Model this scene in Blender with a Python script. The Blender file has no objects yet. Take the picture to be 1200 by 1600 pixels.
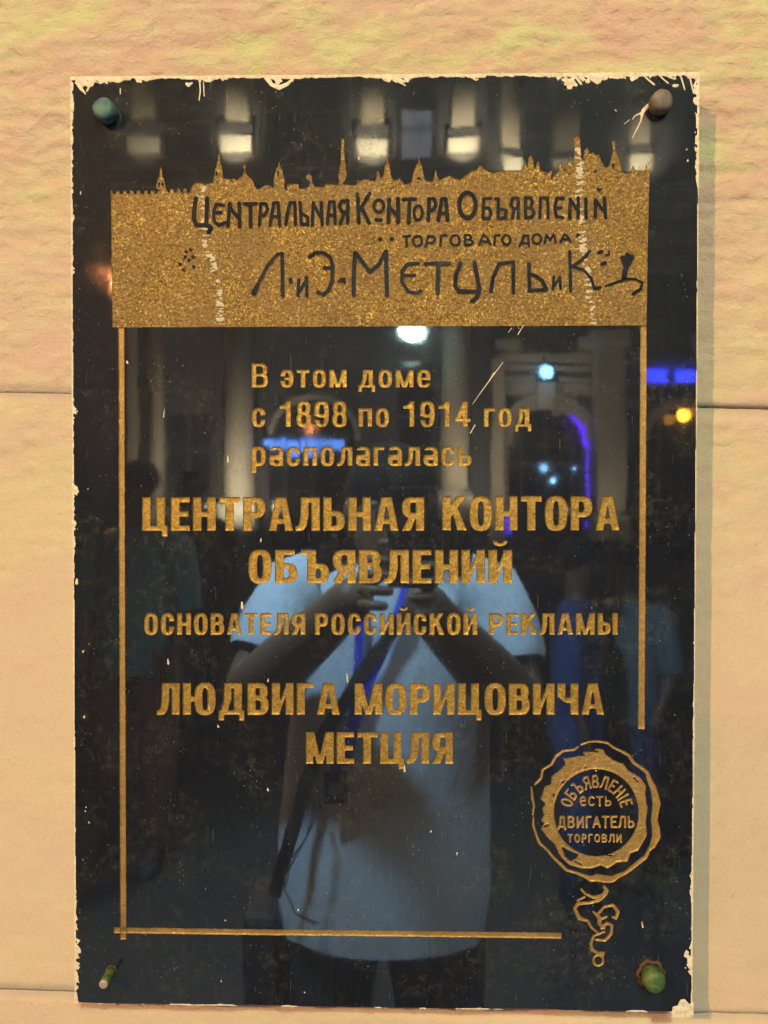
import bpy, bmesh, math, random
import numpy as np
from mathutils import Vector, Matrix

random.seed(7); RNG = np.random.default_rng(11)
S = bpy.context.scene
COL = S.collection

# ------------------------------------------------------------------ camera
F = 1300.0                                   # focal length in photo pixels (photo 1200 x 1600)
PLW, PLH, ZC = 0.46, 0.690, 1.564            # plaque width, height, height of its centre above the pavement
CAM = np.array([0.01346899, -0.61481004, ZC + 0.03575091])
RX, RY, RZ = -0.01742852, -0.00197898, 0.01944707
WY = 0.030                                   # distance from plaque face (y = 0) back to the wall


def rotmat(rx, ry, rz):
    cx, sx = math.cos(rx), math.sin(rx); cy, sy = math.cos(ry), math.sin(ry); cz, sz = math.cos(rz), math.sin(rz)
    Y = np.array([[cz, -sz, 0], [sz, cz, 0], [0, 0, 1]])
    X = np.array([[1, 0, 0], [0, cx, -sx], [0, sx, cx]])
    R = np.array([[cy, 0, sy], [0, 1, 0], [-sy, 0, cy]])
    return Y @ X @ R


MR = rotmat(RX, RY, RZ)
cam_d = bpy.data.cameras.new('camera')
cam = bpy.data.objects.new('camera', cam_d); COL.objects.link(cam)
cm = Matrix.Identity(4)
for r in range(3):
    cm[r][0] = MR[r][0]; cm[r][1] = MR[r][2]; cm[r][2] = -MR[r][1]; cm[r][3] = CAM[r]
cam.matrix_world = cm
cam_d.sensor_fit = 'HORIZONTAL'; cam_d.sensor_width = 24.0; cam_d.lens = 24.0 * F / 1200.0
cam_d.clip_start = 0.02; cam_d.clip_end = 500
cam_d.dof.use_dof = True; cam_d.dof.focus_distance = 0.62; cam_d.dof.aperture_fstop = 14      # a phone lens focused on the lettering
S.camera = cam

# ------------------------------------------------------------------ sky (night), exposure
W = bpy.data.worlds.new("World"); S.world = W; W.use_nodes = True
wn = W.node_tree.nodes; wl = W.node_tree.links
sky = wn.new('ShaderNodeTexSky'); sky.sky_type = 'NISHITA'; sky.sun_disc = False
sky.sun_elevation = math.radians(-6); sky.sun_rotation = math.radians(200)
wl.new(sky.outputs[0], wn['Background'].inputs[0]); wn['Background'].inputs[1].default_value = 0.12
S.view_settings.view_transform = 'Standard'; S.view_settings.look = 'None'
S.view_settings.exposure = 0.0; S.view_settings.gamma = 1.0
S.cycles.max_bounces = 6


# ------------------------------------------------------------------ lights of the street, and added fill lights
def lamp(name, kind, loc, target, energy, color, size=0.1, spot=60, blend=0.5):
    d = bpy.data.lights.new(name, kind); d.energy = energy; d.color = color
    if kind == 'SPOT':
        d.spot_size = math.radians(spot); d.spot_blend = blend
    d.shadow_soft_size = size
    o = bpy.data.objects.new(name, d); COL.objects.link(o); o.location = loc
    if target is not None:
        o.rotation_euler = (Vector(target) - Vector(loc)).to_track_quat('-Z', 'Y').to_euler()
    return o


PC = (0, 0, ZC)
# sodium street lamp, upper left across the pavement: throws the plaque's shadow to the right
lamp('sodium_street_light', 'SPOT', (-5.1, -7.0, 1.6 + 4.15), PC, 2650, (1.0, 0.60, 0.22), 0.07, 40)
# greenish white light added high over the street, source unseen, washing the wall
lamp('wall_wash_light', 'SPOT', (1.3, -6.5, 6.2), PC, 1150, (0.80, 1.0, 0.50), 0.10, 70)
# pinkish fill light added from the left, source unseen
lamp('pink_fill_light', 'SPOT', (-4.5, -4.0, 2.7), PC, 120, (1.0, 0.55, 0.62), 0.5, 60)
lamp('pale_fill_light', 'SPOT', (1.9, -7.0, 6.5), PC, 1150, (0.92, 0.90, 0.92), 0.6, 60)  # unseen pale fill light, added to make the wall light more neutral
# cool lamp on the house wall that lights the people in front of the plaque
lamp('cool_lantern_light', 'SPOT', (-0.75, -0.32, 3.1), (0.05, -1.3, 1.0), 1250, (0.46, 0.74, 1.0), 0.10, 60, .3)
lamp('cool_fill_light', 'SPOT', (1.15, -0.45, 2.9), (0.0, -1.35, 1.0), 330, (0.55, 0.80, 1.0), 0.25, 60, .3)  # second weaker cool fill light, added to brighten the photographer's shaded side


# ------------------------------------------------------------------ helpers: photo measure -> place
def rays(u, v):
    u = np.asarray(u, float); v = np.asarray(v, float)
    d = np.stack([(u - 600) / F, np.ones_like(u), -(v - 800) / F], -1) @ MR.T
    return d


def on_plane(u, v, y=0.0):
    """points of the upright plane at depth y seen at u, v; y may be an array"""
    d = rays(u, v)
    t = (y - CAM[1]) / d[..., 1]
    return CAM + d * t[..., None]


def on_plate(u, v, h=0.0):
    """point of the plaque face (y = 0), h metres proud of it"""
    p = on_plane(u, v, 0.0)
    p[..., 1] -= h
    return p


def refl(u, v, Y):
    """where something stands in the street (Y metres in front of the wall) when the polished face shows it at u, v"""
    d = rays(u, v)
    k = (Y - CAM[1]) / d[1]
    return Vector((CAM[0] + d[0] * k, -Y, CAM[2] + d[2] * k))


# ------------------------------------------------------------------ helpers: objects
def tag(o, label=None, cat=None, group=None, kind=None):
    if label: o['label'] = label
    if cat: o['category'] = cat
    if group: o['group'] = group
    if kind: o['kind'] = kind
    return o


def empty(name, loc, label=None, cat=None, group=None, kind=None):
    o = bpy.data.objects.new(name, None); COL.objects.link(o); o.location = loc; o.empty_display_size = 0.05
    return tag(o, label, cat, group, kind)


def link(name, me, mat=None, parent=None):
    o = bpy.data.objects.new(name, me); COL.objects.link(o)
    if mat is not None: me.materials.append(mat)
    if parent is not None:
        o.parent = parent
        o.matrix_parent_inverse = Matrix.Translation(parent.location).inverted() if parent.parent is None else Matrix.Identity(4)
        if parent.parent is not None:
            bpy_loc = parent.parent.location
            o.matrix_parent_inverse = Matrix.Translation(bpy_loc).inverted()
            o.matrix_parent_inverse = (Matrix.Translation(bpy_loc) @ parent.matrix_parent_inverse).inverted()
    return o


class MB:
    def __init__(s): s.bm = bmesh.new()

    def box(s, a, b, bev=0.0):
        a = Vector(a); b = Vector(b)
        lo = Vector((min(a[i], b[i]) for i in range(3))); hi = Vector((max(a[i], b[i]) for i in range(3)))
        r = bmesh.ops.create_cube(s.bm, size=1.0)
        vs = r['verts']
        for v in vs:
            v.co = Vector((lo[i] + (v.co[i] + .5) * (hi[i] - lo[i]) for i in range(3)))
        if bev > 0:
            es = list({e for v in vs for e in v.link_edges})
            bmesh.ops.bevel(s.bm, geom=es, offset=bev, segments=2, affect='EDGES', profile=0.5)
        return s

    def tube(s, pts, rad, seg=10, caps=True):
        pts = [Vector(p) for p in pts]
        n = len(pts)
        if not hasattr(rad, '__len__'): rad = [rad] * n
        rings = []
        up = Vector((0.13, 0.31, 0.94)).normalized()
        for i, p in enumerate(pts):
            t = (pts[min(i + 1, n - 1)] - pts[max(i - 1, 0)]).normalized()
            a = t.cross(up)
            if a.length < 1e-3: a = t.cross(Vector((1, 0, 0)))
            a.normalize(); b = t.cross(a).normalized()
            rr = rad[i] if hasattr(rad[i], '__len__') else (rad[i], rad[i])
            rings.append([s.bm.verts.new(p + a * math.cos(2 * math.pi * k / seg) * rr[0] + b * math.sin(2 * math.pi * k / seg) * rr[1]) for k in range(seg)])
        for i in range(n - 1):
            for k in range(seg):
                s.bm.faces.new((rings[i][k], rings[i][(k + 1) % seg], rings[i + 1][(k + 1) % seg], rings[i + 1][k]))
        if caps:
            s.bm.faces.new(rings[0][::-1]); s.bm.faces.new(rings[-1])
        return s

    def ball(s, c, r, seg=16, sc=(1, 1, 1)):
        m = Matrix.Translation(Vector(c)) @ Matrix.Diagonal((sc[0], sc[1], sc[2], 1))
        bmesh.ops.create_uvsphere(s.bm, u_segments=seg, v_segments=max(6, seg // 2), radius=r, matrix=m)
        return s

    def rings(s, rings, caps=True):
        R = [[s.bm.verts.new(p) for p in r] for r in rings]
        n = len(R[0])
        for i in range(len(R) - 1):
            for k in range(n):
                s.bm.faces.new((R[i][k], R[i][(k + 1) % n], R[i + 1][(k + 1) % n], R[i + 1][k]))
        if caps:
            s.bm.faces.new(R[0][::-1]); s.bm.faces.new(R[-1])
        return s

    def build(s, name, mat, parent=None, smooth=False):
        bmesh.ops.recalc_face_normals(s.bm, faces=s.bm.faces[:])
        me = bpy.data.meshes.new(name); s.bm.to_mesh(me); s.bm.free()
        if smooth:
            for p in me.polygons: p.use_smooth = True
        return link(name, me, mat, parent)


# ------------------------------------------------------------------ materials
def mat(name, base=(.5, .5, .5), rough=.5, metal=0.0, spec=.5, emit=None, estr=0.0):
    m = bpy.data.materials.new(name); m.use_nodes = True
    b = m.node_tree.nodes['Principled BSDF']
    b.inputs['Base Color'].default_value = (*base, 1); b.inputs['Roughness'].default_value = rough
    b.inputs['Metallic'].default_value = metal; b.inputs['Specular IOR Level'].default_value = spec
    if emit:
        b.inputs['Emission Color'].default_value = (*emit, 1); b.inputs['Emission Strength'].default_value = estr
    return m


class NT:
    """small node builder"""
    def __init__(s, m):
        s.n = m.node_tree.nodes; s.l = m.node_tree.links; s.b = s.n['Principled BSDF']
        s.geo = s.n.new('ShaderNodeNewGeometry')

    def mapped(s, scale=(1, 1, 1), rot=(0, 0, 0), loc=(0, 0, 0)):
        k = s.n.new('ShaderNodeMapping'); s.l.new(s.geo.outputs['Position'], k.inputs['Vector'])
        k.inputs['Scale'].default_value = scale; k.inputs['Rotation'].default_value = rot; k.inputs['Location'].default_value = loc
        return k.outputs[0]

    def noise(s, scale, detail=4, rough=.55, vec=None, dist=0.0):
        k = s.n.new('ShaderNodeTexNoise'); s.l.new(vec if vec is not None else s.geo.outputs['Position'], k.inputs['Vector'])
        k.inputs['Scale'].default_value = scale; k.inputs['Detail'].default_value = detail
        k.inputs['Roughness'].default_value = rough; k.inputs['Distortion'].default_value = dist
        return k.outputs['Fac']

    def voro(s, scale, vec=None, feat='F1', out='Distance', rnd=1.0):
        k = s.n.new('ShaderNodeTexVoronoi'); s.l.new(vec if vec is not None else s.geo.outputs['Position'], k.inputs['Vector'])
        k.feature = feat; k.inputs['Scale'].default_value = scale; k.inputs['Randomness'].default_value = rnd
        return k.outputs[out]

    def ramp(s, fac, stops):
        k = s.n.new('ShaderNodeValToRGB'); s.l.new(fac, k.inputs[0])
        cr = k.color_ramp
        while len(cr.elements) < len(stops): cr.elements.new(0.5)
        for e, (p, c) in zip(cr.elements, stops):
            e.position = p; e.color = (*c, 1) if hasattr(c, '__len__') else (c, c, c, 1)
        return k.outputs[0]

    def mix(s, fac, a, b, mode='MIX'):
        k = s.n.new('ShaderNodeMix'); k.data_type = 'RGBA'; k.blend_type = mode
        s.put(k.inputs[0], fac); s.put(k.inputs[6], a); s.put(k.inputs[7], b)
        return k.outputs[2]

    def math(s, op, a, b=0.0, c=None, clamp=False):
        k = s.n.new('ShaderNodeMath'); k.operation = op; k.use_clamp = clamp
        s.put(k.inputs[0], a); s.put(k.inputs[1], b)
        if c is not None: s.put(k.inputs[2], c)
        return k.outputs[0]

    def put(s, sock, val):
        if hasattr(val, 'links') or hasattr(val, 'is_linked'): s.l.new(val, sock)
        elif hasattr(val, '__len__'): sock.default_value = (*val, 1) if len(val) == 3 else val
        else:
            try: sock.default_value = val
            except Exception: sock.default_value = (val, val, val, 1)

    def bump(s, h, strength=.5, dist=.001, to='Normal', prev=None):
        k = s.n.new('ShaderNodeBump'); s.l.new(h, k.inputs['Height'])
        k.inputs['Strength'].default_value = strength; k.inputs['Distance'].default_value = dist
        if prev is not None: s.l.new(prev, k.inputs['Normal'])
        if to: s.l.new(k.outputs[0], s.b.inputs[to])
        return k.outputs[0]


# polished black gabbro, dusty and scratched
def granite(polish=True):
    m = mat('polished_black_stone', (.008, .009, .012), .30, 0, .55)
    t = NT(m)
    grime = t.ramp(t.noise(17, 6, .7, dist=.6), [(.47, 0.0), (.70, 1.0)])
    fine = t.ramp(t.noise(150, 5, .75), [(.46, 0.0), (.66, 1.0)])
    g = t.math('MULTIPLY', grime, fine)
    spk_d = t.voro(420); spk_r = t.voro(420, out='Color')
    rsel = t.ramp(spk_r, [(.80, 0.0), (.95, 1.0)])
    dots = t.math('MULTIPLY', t.ramp(spk_d, [(.12, 1.0), (.22, 0.0)]), rsel)
    dots = t.math('MULTIPLY', dots, t.ramp(t.noise(34, 3), [(.46, .06), (.66, .8)]))
    crys = t.ramp(t.noise(900, 3, .7), [(.50, 0.0), (.72, 1.0)])
    # vertical wiping streaks and long fine scratches
    st = t.ramp(t.noise(1, 5, .6, vec=t.mapped((420, 30, 16))), [(.54, 0.0), (.72, 1.0)])
    sc = t.ramp(t.noise(1, 2, .5, vec=t.mapped((900, 30, 42), rot=(0, math.radians(-24), 0))), [(.715, 0.0), (.735, 1.0)])
    c = t.mix(g, (.0075, .0092, .0165), (.060, .058, .044))
    c = t.mix(t.math('MULTIPLY', st, .28), c, (.035, .037, .042))
    c = t.mix(t.math('MULTIPLY', crys, .45), c, (.050, .054, .060))
    c = t.mix(t.math('MULTIPLY', sc, .30), c, (.25, .24, .20))
    c = t.mix(dots, c, (.42, .40, .36))
    t.l.new(c, t.b.inputs['Base Color'])
    t.put(t.b.inputs['Roughness'], t.ramp(t.noise(60, 5, .7), [(.35, .16), (.7, .32)]))
    t.b.inputs['Specular IOR Level'].default_value = .065
    t.b.inputs['Coat Weight'].default_value = 1.0
    t.b.inputs['Coat IOR'].default_value = 1.95
    t.put(t.b.inputs['Coat Roughness'], t.ramp(t.noise(35, 4, .6), [(.35, .015), (.7, .05)]))
    dull = t.math('MAXIMUM', t.math('MULTIPLY', g, .55), dots)
    cw = t.math('SUBTRACT', 1.0, dull, clamp=True)
    t.l.new(cw, t.b.inputs['Coat Weight'])
    h = t.math('ADD', t.noise(9, 2, .4), t.math('MULTIPLY', t.noise(260, 3, .6), .012))
    nb = t.bump(h, .35, .0006, to=None)
    t.l.new(nb, t.b.inputs['Coat Normal'])
    t.bump(t.noise(750, 3), .9, .0006)
    return m


def gold(name, a, b, hi, scale, bumpd, grain=1.0, worn=False):
    """worn gold paint in the cut letters"""
    m = mat(name, b, .5, 0, .5); t = NT(m)
    n1 = t.ramp(t.noise(scale, 4, .6), [(.38, 0.0), (.62, 1.0)])
    n2 = t.ramp(t.noise(scale * .22, 5, .7), [(.40, 0.0), (.66, 1.0)])
    n3 = t.ramp(t.noise(scale * 1.7, 3, .6), [(.58, 0.0), (.70, 1.0)])
    c = t.mix(n1, a, b)
    c = t.mix(t.math('MULTIPLY', n2, .45), c, tuple(x * .55 for x in a))
    c = t.mix(t.math('MULTIPLY', n3, .7 * grain), c, hi)
    c = t.mix(t.math('MULTIPLY', t.ramp(t.noise(24, 5, .7), [(.46, 0.0), (.64, 1.0)]), .45), c, (.20, .12, .045))
    if worn:
        pits = t.ramp(t.noise(scale * .75, 3, .6), [(.33, 1.0), (.43, 0.0)])
        area = t.ramp(t.noise(26, 4, .6), [(.35, .25), (.65, .95)])
        c = t.mix(t.math('MULTIPLY', pits, .75), c, (.10, .06, .035))
        c = t.mix(t.math('MULTIPLY', t.ramp(t.noise(20, 5, .65), [(.42, 0.0), (.62, 1.0)]), .65), c, (.25, .155, .075))
        c = t.mix(t.math('MULTIPLY', t.math('MULTIPLY', t.ramp(t.noise(scale * .9, 2, .5), [(.58, 0.0), (.68, 1.0)]), area), .7), c, (1.0, .72, .20))
    t.l.new(c, t.b.inputs['Base Color'])
    t.b.inputs['Metallic'].default_value = .5
    t.b.inputs['Specular IOR Level'].default_value = .15
    t.put(t.b.inputs['Roughness'], t.ramp(n1, [(0, .58), (1, .38)]))
    t.bump(t.noise(scale, 4, .65), .8, bumpd)
    return m


M = {}
M['granite'] = granite()
M['side'] = mat('plaque_side', (.05, .05, .055), .6)
M['gold'] = gold('gold_paint', (.29, .165, .04), (.58, .36, .08), (.92, .66, .17), 620, .0006)
M['gold_panel'] = gold('gold_panel_paint', (.19, .11, .045), (.46, .275, .080), (.92, .62, .16), 640, .0014, 1.1, True)
M['gold_line'] = gold('gold_line_paint', (.33, .20, .07), (.55, .34, .12), (.80, .56, .20), 900, .0004)

m = mat('cream_wall_paint', (.80, .66, .50), .7); t = NT(m)
t.l.new(t.mix(t.ramp(t.noise(300, 4), [(.35, 0.0), (.65, 1.0)]), (.60, .46, .33), (.84, .72, .56)), t.b.inputs['Base Color'])
t.bump(t.noise(900, 3), .5, .0003); M['smear'] = m

m = mat('lime_crust', (.6, .55, .45), .8); t = NT(m)
t.l.new(t.mix(t.noise(800, 4), (.34, .24, .12), (.78, .70, .56)), t.b.inputs['Base Color'])
M['crust'] = m

# wall: painted limestone
m = mat('painted_stone_wall', (.6, .45, .3), .85, 0, .3); t = NT(m); M['wall_nt'] = t
big = t.ramp(t.noise(1, 4, .6, vec=t.mapped((9, 9, 26))), [(.40, 0.0), (.60, 1.0)])
mid = t.ramp(t.noise(1, 5, .65, vec=t.mapped((26, 26, 60), loc=(3, 1, 7))), [(.38, 0.0), (.64, 1.0)])
sx = t.n.new('ShaderNodeSeparateXYZ'); t.l.new(t.geo.outputs['Position'], sx.inputs[0])
hz = t.math('MULTIPLY', t.math('SUBTRACT', sx.outputs['Z'], 1.50), 2.4, clamp=True)   # upper course: stronger relief and stronger green and pink light painted into the colour
c = t.mix(t.math('MULTIPLY', big, t.math('ADD', t.math('MULTIPLY', hz, .75), .25)), (.63, .46, .34), (.60, .56, .30))
c = t.mix(t.math('MULTIPLY', mid, t.math('ADD', t.math('MULTIPLY', hz, .70), .15)), c, (.62, .38, .31))
c = t.mix(t.math('MULTIPLY', t.ramp(t.noise(420, 4, .7), [(.3, 1.0), (.46, 0.0)]), .22), c, (.40, .28, .18))
pit = t.math('MULTIPLY', t.ramp(t.voro(55), [(.03, 1.0), (.06, 0.0)]), t.ramp(t.noise(12, 2), [(.55, 0.0), (.6, 1.0)]))
c = t.mix(t.math('MULTIPLY', pit, .6), c, (.25, .17, .11))
# grey band along the bed joints: their soft shade, painted into the wall colour
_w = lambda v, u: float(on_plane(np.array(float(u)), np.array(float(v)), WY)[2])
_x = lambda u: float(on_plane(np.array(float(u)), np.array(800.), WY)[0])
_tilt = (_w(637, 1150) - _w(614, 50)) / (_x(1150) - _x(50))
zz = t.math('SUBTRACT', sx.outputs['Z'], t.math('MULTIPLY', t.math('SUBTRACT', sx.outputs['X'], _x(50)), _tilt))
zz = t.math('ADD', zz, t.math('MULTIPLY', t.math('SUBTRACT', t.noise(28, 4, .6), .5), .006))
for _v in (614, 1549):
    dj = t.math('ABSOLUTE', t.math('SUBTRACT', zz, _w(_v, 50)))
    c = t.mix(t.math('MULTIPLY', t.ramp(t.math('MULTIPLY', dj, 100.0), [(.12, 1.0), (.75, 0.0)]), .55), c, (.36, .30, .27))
t.l.new(c, t.b.inputs['Base Color'])
n1 = t.bump(t.noise(1, 6, .75, vec=t.mapped((80, 80, 42))), .75, .0022, to=None)
n15 = t.bump(t.math('MULTIPLY', t.noise(1, 5, .68, vec=t.mapped((130, 130, 230)), dist=1.2), t.math('ADD', hz, .28)), .65, .0022, to=None, prev=n1)
n2 = t.bump(t.noise(1, 4, .6, vec=t.mapped((520, 300, 210))), .55, .0006, to='Normal', prev=n15)
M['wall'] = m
M['mortar'] = mat('joint_mortar', (.34, .26, .19), .9)

m = mat('oxidised_brass_blue', (.07, .12, .12), .68, 0); t = NT(m)
t.l.new(t.mix(t.ramp(t.noise(95, 4), [(.4, 0.0), (.6, 1.0)]), (.05, .10, .13), (.10, .20, .15)), t.b.inputs['Base Color']); t.bump(t.noise(500, 3), .5, .0004)
M['bolt_blue'] = m
m = mat('oxidised_brass_brown', (.15, .11, .08), .68, 0); t = NT(m)
t.l.new(t.mix(t.ramp(t.noise(160, 4), [(.4, 0.0), (.6, 1.0)]), (.13, .10, .085), (.22, .17, .13)), t.b.inputs['Base Color']); t.bump(t.noise(500, 3), .5, .0004)
M['bolt_brown'] = m
m = mat('verdigris_brass', (.12, .25, .06), .68, .2); t = NT(m)
t.l.new(t.mix(t.ramp(t.noise(150, 4), [(.38, 0.0), (.62, 1.0)]), (.035, .10, .025), (.14, .17, .05)), t.b.inputs['Base Color']); t.bump(t.noise(600, 3), .5, .0004)
M['bolt_green'] = m
M['bolt_tip'] = mat('worn_brass_tip', (.42, .31, .26), .45, .2)
M['rust'] = mat('rust_stain', (.10, .045, .015), .8)


# ------------------------------------------------------------------ field rasters for everything cut into the stone
NU, NV = 1200, 1600                                   # one node per photo pixel of the face


def gblur(a, s):
    if s <= 0: return a
    r = int(math.ceil(3 * s)); k = np.exp(-.5 * (np.arange(-r, r + 1) / s) ** 2); k /= k.sum()
    p = np.pad(a, ((r, r), (0, 0)), mode='edge'); o = np.zeros_like(a)
    for i, w in enumerate(k): o += w * p[i:i + a.shape[0]]
    p = np.pad(o, ((0, 0), (r, r)), mode='edge'); q = np.zeros_like(a)
    for i, w in enumerate(k): q += w * p[:, i:i + a.shape[1]]
    return q


def vnoise(u, v, seed):
    iu = np.floor(u).astype(int); iv = np.floor(v).astype(int); fu = u - iu; fv = v - iv
    fu = fu * fu * (3 - 2 * fu); fv = fv * fv * (3 - 2 * fv)

    def h(a, b):
        x = (a * 374761393 + b * 668265263 + seed * 1442695041) & 0xffffffff
        x = ((x ^ (x >> 13)) * 1274126177) & 0xffffffff
        return ((x ^ (x >> 16)) & 0xffff) / 65535.0
    return (h(iu, iv) * (1 - fu) + h(iu + 1, iv) * fu) * (1 - fv) + (h(iu, iv + 1) * (1 - fu) + h(iu + 1, iv + 1) * fu) * fv


def fbm(u, v, seed, o=4):
    s = 0; a = .5; n = 0
    for i in range(o):
        s = s + a * vnoise(u * 2 ** i, v * 2 ** i, seed + i * 17); n += a; a *= .5
    return s / n


class Ras:
    """boolean raster, 3 samples per node, over a node-aligned window"""
    SS = 3

    def __init__(s, u0, v0, u1, v1):
        s.u0 = int(math.floor(u0)) - 4; s.v0 = int(math.floor(v0)) - 4
        s.nu = int(math.ceil(u1)) + 4 - s.u0 + 1; s.nv = int(math.ceil(v1)) + 4 - s.v0 + 1
        k = s.SS
        s.x = s.u0 + (np.arange(s.nu * k) - (k - 1) / 2) / k
        s.y = s.v0 + (np.arange(s.nv * k) - (k - 1) / 2) / k
        s.X, s.Y = np.meshgrid(s.x, s.y)
        s.m = np.zeros(s.X.shape, bool)

    def poly_mask(s, pts):
        c = np.zeros(s.X.shape, bool); n = len(pts)
        for i in range(n):
            x0, y0 = pts[i]; x1, y1 = pts[(i + 1) % n]
            if y0 == y1: continue
            cond = (s.Y > min(y0, y1)) & (s.Y <= max(y0, y1))
            if not cond.any(): continue
            xi = x0 + (s.Y - y0) * (x1 - x0) / (y1 - y0)
            c ^= cond & (s.X < xi)
        return c

    def stroke(s, pts, w):
        """round capped stroke; w full width, number or one per point"""
        n = len(pts)
        ws = w if hasattr(w, '__len__') else [w] * n
        for i in range(n - 1):
            (x0, y0), (x1, y1) = pts[i], pts[i + 1]
            r0, r1 = ws[i] / 2, ws[i + 1] / 2; r = max(r0, r1) + 1
            js = np.where((s.x > min(x0, x1) - r) & (s.x < max(x0, x1) + r))[0]
            iz = np.where((s.y > min(y0, y1) - r) & (s.y < max(y0, y1) + r))[0]
            if not len(js) or not len(iz): continue
            sl = (slice(iz[0], iz[-1] + 1), slice(js[0], js[-1] + 1))
            X = s.X[sl]; Y = s.Y[sl]; dx, dy = x1 - x0, y1 - y0; L = dx * dx + dy * dy + 1e-9
            t = np.clip(((X - x0) * dx + (Y - y0) * dy) / L, 0, 1)
            s.m[sl] |= np.hypot(X - x0 - t * dx, Y - y0 - t * dy) < (r0 + (r1 - r0) * t)

    def nodes(s, blur=1.3):
        k = s.SS
        a = gblur(s.m.astype(float), blur)
        return a.reshape(s.nv, k, s.nu, k).mean((1, 3))


CUT = np.zeros((NV, NU))                               # coverage of everything cut away from the polished face


def stamp(r, f):
    CUT[r.v0:r.v0 + r.nv, r.u0:r.u0 + r.nu] = np.maximum(CUT[r.v0:r.v0 + r.nv, r.u0:r.u0 + r.nu], f)


CASES = {}
for code in range(1, 16):
    L = []
    ins = [(code >> k) & 1 for k in range(4)]
    for k in range(4):
        if ins[k]: L.append(('n', k))
        if ins[k] != ins[(k + 1) % 4]: L.append(('e', k))
    CASES[code] = L


def field_mesh(name, f, u0, v0, h_in, g=1.0, h_edge=0.0, base=0.0):
    """mesh of the region f > .5 ; h_in = height (m) of every node ; contour vertices at h_edge"""
    nv, nu = f.shape; N = nv * nu
    ins = f > .5
    code = (ins[:-1, :-1] * 1 + ins[:-1, 1:] * 2 + ins[1:, 1:] * 4 + ins[1:, :-1] * 8)
    faces = []
    for cd, L in CASES.items():
        I, J = np.where(code == cd)
        if not len(I): continue
        cols = []
        for typ, k in L:
            if typ == 'n':
                a = I + (k >= 2); b = J + (k in (1, 2)); cols.append(a * nu + b)
            elif k == 0: cols.append(N + I * nu + J)
            elif k == 1: cols.append(2 * N + I * nu + J + 1)
            elif k == 2: cols.append(N + (I + 1) * nu + J)
            else: cols.append(2 * N + I * nu + J)
        faces.append(np.stack(cols, 1))
    if not faces: return None
    flat = np.concatenate([x.ravel() for x in faces]); tot = np.concatenate([np.full(len(x), x.shape[1]) for x in faces])
    uq, inv = np.unique(flat, return_inverse=True)
    typ = uq // N; idx = uq % N; I = idx // nu; J = idx % nu
    U = J.astype(float); V = I.astype(float); H = np.full(len(uq), h_edge)
    n0 = typ == 0; H[n0] = h_in[I[n0], J[n0]]
    e = typ == 1; a = f[I[e], J[e]]; b = f[I[e], np.minimum(J[e] + 1, nu - 1)]; U[e] += np.clip((.5 - a) / (b - a + 1e-12), 0, 1)
    e = typ == 2; a = f[I[e], J[e]]; b = f[np.minimum(I[e] + 1, nv - 1), J[e]]; V[e] += np.clip((.5 - a) / (b - a + 1e-12), 0, 1)
    P = on_plate(u0 + U * g, v0 + V * g, 0.0); P[:, 1] -= (H + base)
    me = bpy.data.meshes.new(name)
    me.vertices.add(len(P)); me.vertices.foreach_set('co', P.ravel())
    me.loops.add(len(inv)); me.loops.foreach_set('vertex_index', inv.astype(np.int32))
    st = np.concatenate([[0], np.cumsum(tot)[:-1]])
    me.polygons.add(len(tot)); me.polygons.foreach_set('loop_start', st.astype(np.int32))
    me.update(calc_edges=True); me.validate()
    bmx = bmesh.new(); bmx.from_mesh(me)
    # v grows downwards: winding (u right, v down) seen from -y is clockwise -> flip so normals face the viewer
    bmx.normal_update()
    if bmx.faces and sum(fc.normal.y for fc in list(bmx.faces)[:200]) > 0:
        bmesh.ops.reverse_faces(bmx, faces=bmx.faces[:])
    bmx.to_mesh(me); bmx.free()
    return me


def smooth(me):
    me.polygons.foreach_set('use_smooth', [True] * len(me.polygons)); return me


PLAQUE = empty('memorial_plaque', (0, 0, ZC - PLH / 2),
               'black polished stone memorial plaque with gold Cyrillic lettering fixed to the wall by four bolts', 'plaque')


def carve(name, r, matl, depth=.0008, blur=1.3, wide=2.2, parent=PLAQUE, grit=.00012, cut=True, rag=.32):
    f = r.nodes(blur)
    gU, gV = np.meshgrid(r.u0 + np.arange(r.nu), r.v0 + np.arange(r.nv))
    f = np.clip(f + (fbm(gU / 2.9, gV / 2.9, 4, 3) - .5) * rag * (np.abs(f - .5) < .47), 0, 1)
    if cut: stamp(r, f)
    w = gblur(f, wide)
    n = (fbm((r.u0 + np.arange(r.nu))[None, :] / 2.1 + 0 * np.arange(r.nv)[:, None], (r.v0 + np.arange(r.nv))[:, None] / 2.1 + 0 * np.arange(r.nu)[None, :], 5, 2) - .5)
    h = -depth * np.clip((w - .35) / .5, 0, 1) ** .8 + n * 2 * grit
    me = field_mesh(name, f, r.u0, r.v0, np.minimum(h, -.00002))
    if me is None: return None
    return link(name, smooth(me), matl, parent)


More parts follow.
